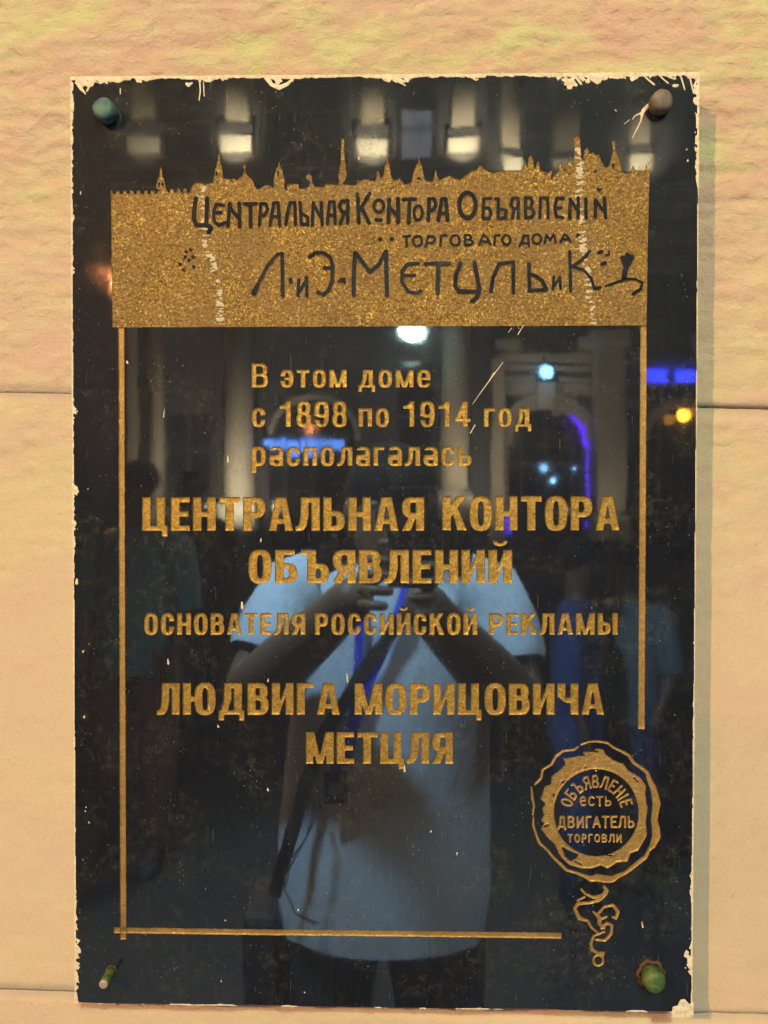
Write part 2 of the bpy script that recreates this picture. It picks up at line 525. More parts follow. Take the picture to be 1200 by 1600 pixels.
# ---- glyphs of the condensed bold face: primitives in cap-height units, y up
def glyph(ch, H, s, t):
    """returns (width, [ops]); op = (add?, kind, data); H glyph height, s stem, t bar thickness"""
    o = []
    R = lambda x0, y0, x1, y1: o.append((1, 'p', [(x0, y0), (x1, y0), (x1, y1), (x0, y1)]))
    P = lambda *pts: o.append((1, 'p', list(pts)))
    X = lambda x0, y0, x1, y1: o.append((0, 'p', [(x0, y0), (x1, y0), (x1, y1), (x0, y1)]))

    def bowl(x0, y0, x1, y1, flip=False, w=None):
        o.append((1, 'b', (x0, y0, x1, y1, s if w is None else w, t, flip)))

    def ring(x0, y0, x1, y1): o.append((1, 'o', (x0, y0, x1, y1, s, t)))

    W = .60; low = H < .9
    if ch in 'Нн': W = .62; R(0, 0, s, H); R(W - s, 0, W, H); R(s * .9, H * .5 - t * .55, W - s * .9, H * .5 + t * .45)
    elif ch in 'Цц': W = .69; R(0, 0, s, H); R(W - .07 - s, 0, W - .07, H); R(0, 0, W - .01, t); R(W - .16, -.17, W, t)
    elif ch in 'Е': W = .51; R(0, 0, s, H); R(0, H - t, W, H); R(0, H * .5 - t * .5, W - .03, H * .5 + t * .5); R(0, 0, W, t)
    elif ch in 'Тт': W = .57 if not low else .48; R(0, H - t, W, H); R(W / 2 - s / 2, 0, W / 2 + s / 2, H)
    elif ch == 'Р': W = .60; R(0, 0, s, H); bowl(0, H * .38, W, H)
    elif ch == 'В' or ch == 'в': W = .61; R(0, 0, s, H); bowl(0, H * .455, W - .03, H); bowl(0, 0, W, H * .455 + t)
    elif ch == 'Ь' or ch == 'ь': W = .59 if not low else .5; R(0, 0, s, H); bowl(0, 0, W, H * .60)
    elif ch == 'Б': W = .60; R(0, 0, s, H); R(0, H - t, W - .07, H); bowl(0, 0, W, H * .60)
    elif ch == 'Ъ': W = .76; R(0, H - t, .3, H); R(.17, 0, .17 + s, H); bowl(.17, 0, W, H * .60)
    elif ch == 'Ы': W = .84; R(0, 0, s, H); bowl(0, 0, .55, H * .60); R(W - s, 0, W, H)
    elif ch == 'Я': W = .61; R(W - s, 0, W, H); bowl(0, H * .38, W, H, True); P((0, 0), (.24, 0), (.40, H * .46), (.20, H * .46))
    elif ch in 'Аа' and not low:
        W = .66; P((0, 0), (.215, 0), (W / 2 + .005, .83), (W / 2 + .005, 1), (W / 2 - .145, 1)); P((W, 0), (W - .215, 0), (W / 2 - .005, .83), (W / 2 - .005, 1), (W / 2 + .145, 1)); R(.14, .2, W - .14, .2 + t * .95)
    elif ch == 'а':
        W = .52; R(W - s, 0, W, H * .72); o.append((1, 'o', (0, -.01, W + .05, H * .62, s, t * .9))); X(W - .001, -.2, W + .2, 1.2)
        o.append((1, 'o', (.03, H * .30, W, H + .01, s, t))); X(-.1, H * .62 - .0, s * .0 + .0, H * .7); X(.0, H * .60, W - s, H - t); 
        X(-.05, H * .585, .03 + s * .9, H * .68)
    elif ch in 'Лл':
        W = .64 if not low else .54; R(W - s, 0, W, H); R(.13, H - t, W, H)
        P((.12, H), (.12 + s * .95, H), (.12 + s * .93, H * .45), (.11 + s * .75, H * .16), (.05 + s * .6, 0.01), (.06, -.01), (-.02, 0.0), (-.02, t * .9), (.04, t * .9), (.085, H * .24), (.115, H * .5))
    elif ch in 'Дд':
        W = .74 if not low else .60; yb = t * .85; R(0, 0, W, yb); R(0, -.18, t * .95, yb); R(W - t * .95, -.18, W, yb); R(W - .07 - s, 0, W - .07, H); R(.17, H - t, W - .07, H)
        P((.16, H), (.16 + s * .9, H), (.16 + s * .85, H * .5), (.06 + s * .85, yb * .8), (.055, yb * .8), (.14, H * .45))
    elif ch == 'К': W = .66; R(0, 0, s, H); P((s - .03, H * .34), (s - .03, H * .66), (W - .27, H), (W - .01, H)); P((s + .04, H * .56), (s + .17, H * .72), (W + .02, 0), (W - .245, 0))
    elif ch in 'Оо': W = .62 if not low else .50; ring(0, -.013, W, H + .013)
    elif ch == 'С' or ch == 'с': W = .60 if not low else .49; ring(0, -.013, W, H + .013); X(W * .52, H * .40, W + .1, H * .62)
    elif ch == 'э': W = .49; ring(0, -.013, W, H + .013); X(-.1, H * .38, W * .42, H * .62); R(W * .30, H * .5 - t * .45, W - .05, H * .5 + t * .45)
    elif ch == 'е': W = .50; ring(0, -.013, W, H + .013); X(W * .5, H * .26, W + .1, H * .40); R(s * .7, H * .42, W - .02, H * .42 + t * .8)
    elif ch in 'Ии' or ch == 'Й': 
        W = .63; R(0, 0, s, H); R(W - s, 0, W, H); P((s - .03, 0), (s - .03, H * .33), (W - s + .03, H), (W - s + .03, H * .67))
        if ch == 'Й': o.append((1, 'c', (W / 2, 1.27, .20, .17, .085, .07)))
    elif ch in 'Мм':
        W = .80 if not low else .66; q = s * .92; R(0, 0, q, H); R(W - q, 0, W, H)
        P((q * .1, H), (q * 1.12, H), (W / 2 + .05, 0), (W / 2 - .085, 0)); P((W - q * .1, H), (W - q * 1.12, H), (W / 2 - .05, 0), (W / 2 + .085, 0))
    elif ch == 'Ю': W = .94; R(0, 0, s, H); R(s * .8, H * .5 - t * .5, .42, H * .5 + t * .5); ring(.33, -.013, W, H + .013)
    elif ch in 'Гг': W = .49 if not low else .40; R(0, 0, s, H); R(0, H - t, W, H)
    elif ch == 'Ч': W = .61; R(W - s, 0, W, H); R(0, H * .55, s, H); o.append((1, 'o', (0, H * .36, W + .3, H * 1.5, s, t))); X(W - .0, -.5, W + .6, 2); X(-.1, H + .0, W + .4, 2); X(s, H * .56, W - s, H * 1.1); R(W - s, 0, W, H)
    elif ch == 'п': W = .50; R(0, 0, s, H); R(W - s, 0, W, H); R(0, H - t, W, H)
    elif ch == 'р': W = .51; R(0, -.27, s, H); ring(0, -.013, W, H + .013)
    elif ch == '1': W = .50; R(.24, 0, .24 + s, 1); P((.02, .70), (.02, .83), (.15, .86), (.22, .92), (.245, 1), (.34, 1), (.34, .70))
    elif ch == '8': W = .52; o.append((1, 'o', (.02, .46, W - .02, 1.013, s, t))); o.append((1, 'o', (0, -.013, W, .46 + t, s, t)))
    elif ch == '9': W = .52; ring(0, -.013, W, 1.013); X(-.1, .28, W - s, .42); X(-.1, .28, W * .45, .37); o.append((1, 'o', (0, .36, W, 1.013, s, t)))
    elif ch == '4': W = .54; R(.26, 0, .26 + s, 1); R(0, .20, W, .20 + t); P((0, .20 + t * .9), (0, .33), (.27, 1), (.40, 1), (.40, .8), (.17, .20 + t * .9))
    return W, o


def sup(X, Y, x0, y0, x1, y1, n):
    if x1 <= x0 or y1 <= y0: return np.zeros(X.shape, bool)
    cx, cy, a, b = (x0 + x1) / 2, (y0 + y1) / 2, (x1 - x0) / 2, (y1 - y0) / 2
    return np.abs((X - cx) / a) ** n + np.abs((Y - cy) / b) ** n < 1


def draw_glyph(r, ops, fx):
    """fx maps raster coordinates to glyph units (gx, gy)"""
    gx, gy = fx(r.X, r.Y)

    def pm(pts):
        c = np.zeros(gx.shape, bool); n = len(pts)
        for i in range(n):
            x0, y0 = pts[i]; x1, y1 = pts[(i + 1) % n]
            if y0 == y1: continue
            cond = (gy > min(y0, y1)) & (gy <= max(y0, y1))
            c ^= cond & (gx < x0 + (gy - y0) * (x1 - x0) / (y1 - y0))
        return c
    for add, k, d in ops:
        if k == 'p': q = pm(d)
        elif k == 'o':
            x0, y0, x1, y1, s, t = d
            q = sup(gx, gy, x0, y0, x1, y1, 2.7) & ~sup(gx, gy, x0 + s, y0 + t, x1 - s, y1 - t, 2.7)
        elif k == 'b':
            x0, y0, x1, y1, s, t, fl = d
            G = (x0 + x1) - gx if fl else gx
            rr = (y1 - y0) * .42
            xm = x1 - rr
            out = ((G >= x0) & (G <= xm) & (gy >= y0) & (gy <= y1)) | (sup(G, gy, xm - rr, y0, x1, y1, 2.4) & (G >= xm))
            ri = max(.01, rr - s * .95)
            xi = x1 - s
            inn = ((G >= x0 + s) & (G <= xi - ri) & (gy >= y0 + t) & (gy <= y1 - t)) | (sup(G, gy, xi - 2 * ri, y0 + t, xi, y1 - t, 2.4) & (G >= xi - ri))
            q = out & ~inn
        elif k == 'c':
            cx, cy, a, b, a2, b2 = d
            q = (((gx - cx) / a) ** 2 + ((gy - cy) / b) ** 2 < 1) & ~(((gx - cx) / a2) ** 2 + ((gy - cy) / b2) ** 2 < 1) & (gy < cy)
        if add: r.m |= q
        else: r.m &= ~q


def gold_word(word, u0, u1, vb, cap, lowh=1.0, s=.235, t=.165, sp=.085, slope=0.0, matl=None, depth=.0008):
    """one word whose first letter starts at u0 and last ends at u1, baseline vb, capital height cap (all photo px)"""
    gl = []
    for ch in word:
        H = 1.0 if (ch.isupper() or ch.isdigit()) else lowh
        gl.append((ch,) + glyph(ch, H, s, t))
    tot = sum(g[1] for g in gl) + sp * (len(gl) - 1)
    k = (u1 - u0) / tot
    x = 0.0
    for ch, w, ops in gl:
        a = u0 + x * k; b = a + w * k
        vv = vb + slope * ((a + b) / 2 - u0)
        r = Ras(a - 3, vv - cap * 1.32, b + 3, vv + cap * .32)
        draw_glyph(r, ops, lambda X, Y, a=a, vv=vv: ((X - a) / k, (vv - Y) / cap))
        carve('letter', r, matl or M['gold'], depth)
        x += w + sp


LOW = .735
for args in [
    ('В', 393, 419, 605.5, 38), ('этом', 438, 542, 605.5, 38), ('доме', 560, 673, 605.5, 38),
    ('с', 393, 415, 667, 40), ('1898', 436, 542, 667, 40), ('по', 560, 608, 667, 40), ('1914', 629, 735, 667, 40), ('год', 756, 830, 667, 40),
    ('располагалась', 393, 737, 728, 41)]:
    gold_word(*args, lowh=LOW, s=.175, t=.135, sp=.115, depth=.0007)
for args in [
    ('ЦЕНТРАЛЬНАЯ', 222, 663, 829.5, 53), ('КОНТОРА', 691, 968, 829, 54),
    ('ОБЪЯВЛЕНИЙ', 388, 800, 911.5, 52.5),
    ('ЛЮДВИГА', 246, 531, 1117, 50), ('МОРИЦОВИЧА', 554, 944, 1117, 49.5),
    ('МЕТЦЛЯ', 478, 708, 1193.5, 49.5)]:
    gold_word(*args)
for args in [('ОСНОВАТЕЛЯ', 225, 477, 992, 34), ('РОССИЙСКОЙ', 492, 746, 992, 34), ('РЕКЛАМЫ', 764, 965, 992, 34)]:
    gold_word(*args, s=.225, t=.16, sp=.12, depth=.0007)

# ---- frame lines
for pts, w in [([(189.5, 511), (190.5, 900), (192.5, 1468)], 9.5), ([(178, 1453.5), (400, 1456.5), (640, 1459), (877, 1462)], 9.5), ([(1005.5, 509), (1004, 800), (1002, 1139)], 10.5)]:
    us = [p[0] for p in pts]; vs = [p[1] for p in pts]
    r = Ras(min(us) - 8, min(vs) - 8, max(us) + 8, max(vs) + 8)
    hor = max(us) - min(us) > 100
    ed = fbm((r.Y if not hor else r.X) / 9., r.X * 0 + 3.3, 3, 3) * 1.6 - .8
    for i in range(len(pts) - 1):
        (x0, y0), (x1, y1) = pts[i], pts[i + 1]
        if hor: q = (r.X >= x0) & (r.X <= x1) & (np.abs(r.Y - (y0 + (r.X - x0) * (y1 - y0) / (x1 - x0)) + ed * .5) < w / 2)
        else: q = (r.Y >= y0) & (r.Y <= y1) & (np.abs(r.X - (x0 + (r.Y - y0) * (x1 - x0) / (y1 - y0)) + ed * .5) < w / 2)
        r.m |= q
    carve('frame_line', r, M['gold_line'], .0008, 1.0, 1.6)

# ---- the picture panel with the city skyline
def z3(l): return [(160 + x / 2.727, 190 + y / 2.727) for x, y in l]
def z4(l): return [(580 + x / 2.667, 190 + y / 2.667) for x, y in l]
def z5(l): return [(280 + x / 3.158, 280 + y / 3.158) for x, y in l]
def z6(l): return [(640 + x / 3.158, 280 + y / 3.158) for x, y in l]
def z7(l): return [(780 + x / 3.903, 1130 + y / 3.903) for x, y in l]


sky_l = [(35, 880), (35, 292)]
x = 42
while x < 226:
    sky_l += [(x, 292), (x + 3, 307), (x + 12, 307), (x + 15, 293), (x + 27, 293)]; x += 30
sky_l += [(228, 285), (236, 240), (242, 236), (244, 205), (248, 192), (253, 205), (256, 235), (262, 240), (270, 285)]
x = 274
while x < 362:
    sky_l += [(x, 285), (x + 4, 300), (x + 13, 300), (x + 16, 284), (x + 24, 284)]; x += 28
sky_l += [(372, 292), (385, 270), (400, 258), (440, 262), (470, 258), (476, 235), (485, 190), (491, 170), (494, 138), (500, 138), (503, 175), (510, 195), (515, 240), (545, 246), (560, 240), (575, 248), (585, 235), (600, 222), (604, 200), (608, 200), (613, 224), (640, 248), (648, 272), (660, 288), (690, 272), (705, 268), (720, 275), (728, 285), (730, 240), (740, 200), (748, 190), (752, 166), (757, 190), (766, 205), (775, 240), (777, 288), (785, 290), (788, 262), (835, 265), (838, 285), (875, 280), (886, 262), (882, 250), (868, 242), (866, 232), (880, 218), (894, 235), (892, 255), (905, 275), (940, 278), (946, 264), (1005, 268), (1008, 245), (1003, 235), (1015, 170), (1018, 72), (1030, 72), (1033, 160), (1042, 225), (1036, 245), (1022, 265), (1080, 268), (1086, 252), (1120, 243), (1160, 250), (1170, 238)]
sky_r = [(18, 240), (24, 205), (32, 205), (38, 236), (50, 225), (56, 180), (63, 165), (66, 143), (70, 165), (76, 180), (82, 222), (92, 243), (120, 236), (140, 262), (165, 255), (175, 215), (186, 185), (194, 165), (198, 138), (203, 165), (211, 185), (221, 232), (226, 246), (255, 248), (262, 225), (268, 196), (276, 228), (284, 244), (305, 232), (325, 224), (345, 235), (370, 240), (385, 225), (420, 205), (440, 196), (450, 182), (462, 182), (472, 196), (500, 208), (560, 203), (632, 205), (637, 165), (643, 165), (650, 195), (656, 150), (666, 138), (675, 160), (680, 196), (686, 196), (690, 168), (699, 168), (704, 200), (720, 207), (738, 215), (742, 204), (750, 212), (750, 245), (762, 222), (778, 212), (783, 180), (793, 163), (801, 200), (812, 202), (818, 160), (828, 145), (835, 178), (843, 178), (848, 120), (842, 70), (855, 55), (870, 70), (872, 110), (876, 168), (884, 160), (888, 118), (900, 106), (908, 132), (925, 126), (938, 140), (948, 134), (960, 165), (975, 190), (990, 183), (1000, 150), (1008, 120), (1002, 80), (1016, 80), (1018, 120), (1032, 150), (1042, 190), (1045, 207), (1070, 212), (1085, 200), (1090, 178), (1100, 202), (1140, 205), (1146, 172), (1155, 200), (1161, 190), (1153, 500), (1147, 860)]
outl = z3(sky_l) + z4(sky_r)
outl = [p for p in outl if p[1] < 505]
outl = [(175.5, 511.5)] + outl + [(1010.5, 508.5)]

line1 = []
def L5(*pl, w=5.0): line1.append((z5, pl, w))
def L6(*pl, w=5.0): line1.append((z6, pl, w))
def el(cx, cy, rx, ry, n=18): return [(cx + rx * math.cos(2 * math.pi * k / n), cy + ry * math.sin(2 * math.pi * k / n)) for k in range(n + 1)]


L5([(82, 94), (74, 150), (72, 195), (85, 226), (142, 228)], [(138, 94), (132, 228)], [(142, 228), (157, 240), (145, 262)], w=6.6)
L5([(218, 128), (184, 122), (169, 160), (173, 208), (195, 226), (228, 214)], [(172, 166), (206, 164)], w=5.0)
L5([(240, 230), (250, 120)], [(250, 140), (293, 192)], [(296, 118), (298, 234)], w=5.6)
L5([(320, 122), (380, 120)], [(351, 122), (352, 232)], w=5.8)
L5([(396, 226), (403, 120), (428, 122), (437, 148), (424, 174), (402, 180)], w=5.2)
L5([(449, 224), (466, 118), (488, 116), (495, 224)], [(456, 184), (494, 184)], w=5.4)
L5([(526, 222), (534, 165), (548, 116), (570, 114), (574, 224)], w=5.4)
L5([(596, 114), (602, 222), (636, 221), (634, 188), (602, 168)], w=5.2)
L5([(656, 225), (662, 116)], [(662, 122), (700, 190)], [(701, 114), (705, 225)], w=5.2)
L5([(731, 218), (742, 112), (764, 112), (771, 218)], [(736, 178), (770, 178)], w=5.0)
L5([(832, 104), (830, 216)], [(832, 106), (802, 108), (790, 132), (802, 160), (830, 162)], [(816, 164), (794, 218)], w=5.6)
L5([(880, 72), (886, 214)], [(940, 70), (886, 158)], [(900, 140), (936, 214)], w=5.6)
L5(el(985, 132, 25, 30), w=4.8)
L5([(972, 200), (996, 201)], w=5.5)
L5([(1036, 100), (1032, 212)], [(1036, 140), (1080, 182)], [(1080, 94), (1080, 212)], w=6.2)
L5([(1106, 100), (1164, 98)], [(1137, 100), (1132, 212)], w=6.0)
L6(el(42, 166, 21, 36), w=4.4)
L6([(92, 202), (97, 96), (122, 98), (130, 126), (118, 150), (96, 154)], w=5.8)
L6([(141, 202), (160, 96), (178, 96), (187, 202)], [(150, 168), (184, 168)], w=5.8)
L6(el(285, 128, 41, 62, 24), w=6.6)
L6([(398, 94), (366, 96), (362, 192), (392, 194), (402, 166), (392, 142), (364, 140)], w=5.0)
L6([(426, 96), (438, 98), (437, 192), (472, 190), (476, 154), (438, 144)], w=5.2)
L6([(536, 92), (536, 192)], [(536, 92), (508, 94), (500, 125), (514, 146), (536, 146)], [(516, 148), (506, 192)], w=4.8)
L6([(572, 92), (572, 188), (602, 188), (614, 166), (600, 142), (574, 140)], [(574, 92), (600, 92), (606, 112), (598, 138)], w=5.2)
L6([(642, 190), (646, 92), (680, 92), (684, 190)], w=4.8)
L6([(758, 92), (726, 94), (717, 140), (724, 184), (755, 188)], [(719, 142), (748, 141)], w=4.8)
L6([(790, 188), (792, 96), (824, 148)], [(832, 90), (832, 188)], w=5.2)
L6([(870, 96), (870, 188)], w=5.4)
L6([(916, 186), (917, 102), (952, 152)], [(960, 92), (967, 188)], w=5.6)
L6([(928, 46), (937, 54), (946, 48)], w=3.0)
line2 = []
def L4(*pl, w=3.6): line2.append((z4, pl, w))


L4([(36, 490), (38, 490)], w=6); L4([(84, 489), (87, 489)], w=6)
L4([(133, 478), (160, 476)], [(147, 477), (147, 520)]); L4(el(193, 497, 19, 22))
L4([(226, 520), (236, 478), (258, 478), (267, 490), (256, 504), (234, 505)])
L4([(288, 515), (291, 476), (312, 473)]); L4(el(349, 495, 19, 21))
L4([(391, 473), (391, 514), (417, 512), (425, 502), (414, 493), (392, 493)], [(391, 473), (411, 473), (417, 482), (409, 491)])
L4([(450, 512), (466, 472), (482, 482), (498, 512)], [(458, 499), (490, 499)]); L4([(513, 512), (516, 475), (536, 473)])
L4(el(563, 492, 17, 20)); L4([(618, 518), (624, 506), (652, 506), (658, 518)], [(628, 506), (635, 475), (654, 475), (656, 506)])
L4(el(690, 489, 18, 20)); L4([(722, 505), (730, 472), (746, 492), (760, 470), (769, 503)]); L4([(790, 500), (806, 469), (818, 478), (830, 500)], [(797, 490), (826, 490)])
L4([(861, 472), (863, 472)], w=5)
line3 = []
def A5(*pl, w=5.6): line3.append((z5, pl, w))
def A4(*pl, w=5.6): line3.append((z4, pl, w))


A5([(368, 560), (395, 505), (437, 424), (484, 370), (508, 366), (510, 574)], w=[8.5, 5, 5, 5, 5.5, 5.5])
A5([(548, 492), (550, 506)], w=5.5)
A5([(586, 572), (590, 496)], [(592, 556), (626, 500)], [(626, 484), (630, 576)], w=5.2)
A5([(644, 380), (672, 363), (712, 363), (746, 386), (758, 432), (754, 500), (736, 550), (708, 570), (686, 556)], [(716, 438), (756, 438)], w=5.6)
A5([(800, 496), (803, 502)], w=7); A5([(784, 504), (786, 506)], w=3.5); A5([(815, 488), (817, 512)], w=3)
A5([(860, 570), (862, 450), (868, 362), (900, 402), (940, 458), (985, 420), (1020, 356), (1025, 572)], w=6.2)
A4([(196, 590), (152, 594), (128, 622), (128, 668), (154, 708), (188, 715), (206, 704)], [(130, 642), (180, 639)], w=5.2)
A4([(226, 593), (324, 590)], [(279, 592), (276, 715)], w=6.2)
A4([(372, 590), (352, 640), (350, 685), (366, 707), (448, 708)], [(430, 588), (442, 650), (450, 700), (440, 732), (420, 748)], w=6.4)
A4([(498, 708), (508, 650), (533, 592), (592, 585), (592, 712)], w=5.8)
A4([(657, 592), (660, 704), (730, 700), (714, 664), (684, 642), (662, 636)], w=5.8)
A4([(757, 698), (761, 646)], [(761, 686), (784, 652)], [(786, 646), (789, 696)], w=3.8)
A4([(827, 542), (831, 704)], [(910, 540), (880, 574), (838, 604), (885, 618), (915, 652), (930, 694)], w=4.8)
A4([(938, 695), (954, 691)], w=5); A4([(948, 546), (962, 540)], w=5); A4([(990, 540), (992, 552), (976, 558)], w=2.6); A4([(962, 594), (974, 588)], w=6)
A4([(975, 686), (1020, 670), (1060, 656), (1100, 656), (1130, 670), (1124, 696), (1092, 718)], w=[2.5, 3.5, 4.5, 3.5, 3.5, 4.5, 5.5])
A4([(1054, 648), (1062, 600), (1066, 570)], [(1060, 600), (1048, 568)], [(1066, 590), (1068, 556)], [(1066, 600), (1086, 564)], w=[8, 9, 8])
for p in [(374, 545), (356, 553), (386, 574), (368, 588), (330, 606), (388, 616), (344, 630), (352, 576)]:
    line3.append((z3, ([p, (p[0] + 2, p[1] + 3)],), 4.2))

R0 = Ras(168, 205, 1020, 518)
pan = R0.poly_mask([(u + 0 * v, v) for u, v in outl])
for a, b, cc, d in [((241, 262), (241, 272), 3, z3), ((256, 262), (256, 272), 3, z3), ((487, 214), (486, 224), 2.4, z3), ((749, 214), (748, 228), 2.4, z3), ((1008, 180), (1008, 190), 4.5, z4), ((932, 206), (938, 207), 3.0, z4), ((194, 236), (205, 236), 2.4, z4)]:
    hole = Ras(168, 205, 1020, 518); hole.stroke(d([a, b]), cc); pan &= ~hole.m
R0.m = pan
# small ball over the gable
R0.stroke(z3([(605, 188), (605, 192)]), 5.5); R0.stroke(z4([(745, 212), (746, 214)]), 6)
# ragged hand-cut rim
base_f = R0.nodes(1.2)
nodeU, nodeV = np.meshgrid(R0.u0 + np.arange(R0.nu), R0.v0 + np.arange(R0.nv))
base_f = np.clip(base_f + (fbm(nodeU / 3.1, nodeV / 3.1, 9, 3) - .5) * .35 * (np.abs(base_f - .5) < .45), 0, 1)
stamp(R0, base_f)
LET = np.zeros_like(base_f)
for group, dp in ((line1, 0), (line2, 0), (line3, 0)):
    for fn, pl, w in group:
        pls = [fn(p) for p in pl]
        allp = [q for p in pls for q in p]
        r = Ras(min(p[0] for p in allp) - 6, min(p[1] for p in allp) - 6, max(p[0] for p in allp) + 6, max(p[1] for p in allp) + 6)
        for p in pls:
            ww = w if not hasattr(w, '__len__') else (w if len(w) == len(p) else [w[0]] * len(p))
            r.stroke(p, ww)
        f = r.nodes(1.0)
        nU, nV = np.meshgrid(r.u0 + np.arange(r.nu), r.v0 + np.arange(r.nv))
        f = np.clip(f + (fbm(nU / 2.6, nV / 2.6, 4, 3) - .5) * .45 * (np.abs(f - .5) < .45), 0, 1)
        me = field_mesh('letter', f, r.u0, r.v0, np.zeros_like(f), base=0.0, h_edge=0.0)
        o = link('letter', me, M['granite'], PLAQUE)
        o['label'] = 'raised dark polished letter standing in the gold panel'
        sl = (slice(r.v0 - R0.v0, r.v0 - R0.v0 + r.nv), slice(r.u0 - R0.u0, r.u0 - R0.u0 + r.nu))
        sub = LET[sl]; LET[sl] = np.maximum(sub, f[:sub.shape[0], :sub.shape[1]])
pf = np.minimum(base_f, 1 - LET)
wv = gblur(pf, 1.6)
g1 = fbm(nodeU / 4.6, nodeV / 3.7, 21, 3); g2 = fbm(nodeU / 2.3, nodeV / 2.1, 31, 2)
ridge = 1 - np.abs(g1 - .5) * 4
h = -.0009 * np.clip((wv - .3) / .5, 0, 1) + (ridge * .00045 + (g2 - .5) * .0010) * np.clip((wv - .4) * 3, 0, 1)
me = field_mesh('gold_panel', pf, R0.u0, R0.v0, np.minimum(h, -.00003))
o = link('gold_panel', smooth(me), M['gold_panel'], PLAQUE)
o['label'] = 'sunken gilded panel whose upper edge is a skyline of spires and domes'

# ---- the round seal and its ribbon
outer = [(500, 130, 2.6), (545, 113, 3), (600, 110, 3.4), (660, 120, 3.2), (700, 150, 3.4), (745, 170, 4), (790, 195, 4.6), (820, 240, 4.4), (862, 268, 4.6), (902, 300, 5), (918, 350, 6.4), (940, 395, 7.5), (950, 440, 8.5), (960, 490, 9.5), (952, 540, 8.5), (945, 590, 8.0), (955, 640, 9.5), (958, 690, 10), (936, 745, 7.5), (912, 775, 4.5), (893, 815, 5.5), (850, 848, 6), (808, 882, 5.5), (770, 912, 5), (722, 932, 6), (690, 952, 8), (640, 950, 9), (600, 942, 9), (560, 950, 7), (520, 932, 4.6), (470, 912, 4), (412, 896, 4.4), (380, 865, 4.4), (332, 820, 4), (290, 770, 3.6), (245, 730, 4), (226, 680, 3.4), (208, 625, 3), (208, 575, 2.4)]
o2 = [(206, 545, 2.4), (212, 505, 3.0), (202, 455, 3.6), (196, 390, 3)]
o3 = [(218, 372, 3), (255, 335, 3.8), (265, 282, 3.4), (318, 252, 3.8), (345, 202, 4.2), (390, 168, 4.2), (455, 162, 3.6), (482, 142, 2)]
r = Ras(822, 1152, 1040, 1386)
for q in (outer, o2, o3):
    r.stroke(z7([(a, b) for a, b, c in q]), [c + .6 + max(0, c - 4) * .55 for a, b, c in q])
o = carve('seal_rim', r, M['gold_line'], .0009, 1.0, 1.6); o['label'] = 'thin wavy gilded outer rim of the round seal'
ringo = [(600, 152), (635, 160), (650, 190), (700, 225), (755, 245), (790, 290), (830, 310), (862, 332), (895, 380), (890, 430), (905, 520), (895, 600), (902, 680), (870, 740), (845, 780), (800, 795), (782, 845), (720, 850), (660, 886), (620, 868), (560, 888), (500, 885), (430, 865), (385, 826), (360, 790), (340, 740), (288, 690), (255, 645), (275, 610), (255, 590), (272, 560), (262, 520), (282, 490), (250, 462), (262, 430), (275, 385), (315, 370), (320, 320), (362, 290), (402, 250), (388, 212), (450, 205), (505, 192), (515, 172), (560, 172)]
r = Ras(835, 1160, 1020, 1370)
r.m = r.poly_mask(z7(ringo))
ic = z7([(592, 545)])[0]
r.m &= ~(np.hypot((r.X - ic[0]) / (257 / 3.903), (r.Y - ic[1]) / (264 / 3.903)) < 1)
r.m &= ~r.poly_mask(z7([(378, 752), (420, 775), (482, 800), (468, 822), (438, 842), (405, 815)]))
hs = Ras(835, 1160, 1020, 1370)
for a, b, w in [((450, 200), (520, 192), 1.4), ((400, 350), (385, 362), 2.6), ((330, 432), (332, 440), 2.6), ((560, 165), (600, 172), 2.0), ((820, 330), (850, 360), 1.5), ((300, 620), (272, 632), 2.0), ((460, 842), (500, 862), 1.6), ((640, 800), (700, 810), 1.2), ((522, 268), (530, 270), 2)]:
    hs.stroke(z7([a, b]), w)
r.m &= ~hs.m
o = carve('seal_ring', r, M['gold_line'], .0010, 1.0, 1.8, grit=.00025, rag=.9); o['label'] = 'broad gilded ring with jagged edge inside the seal'

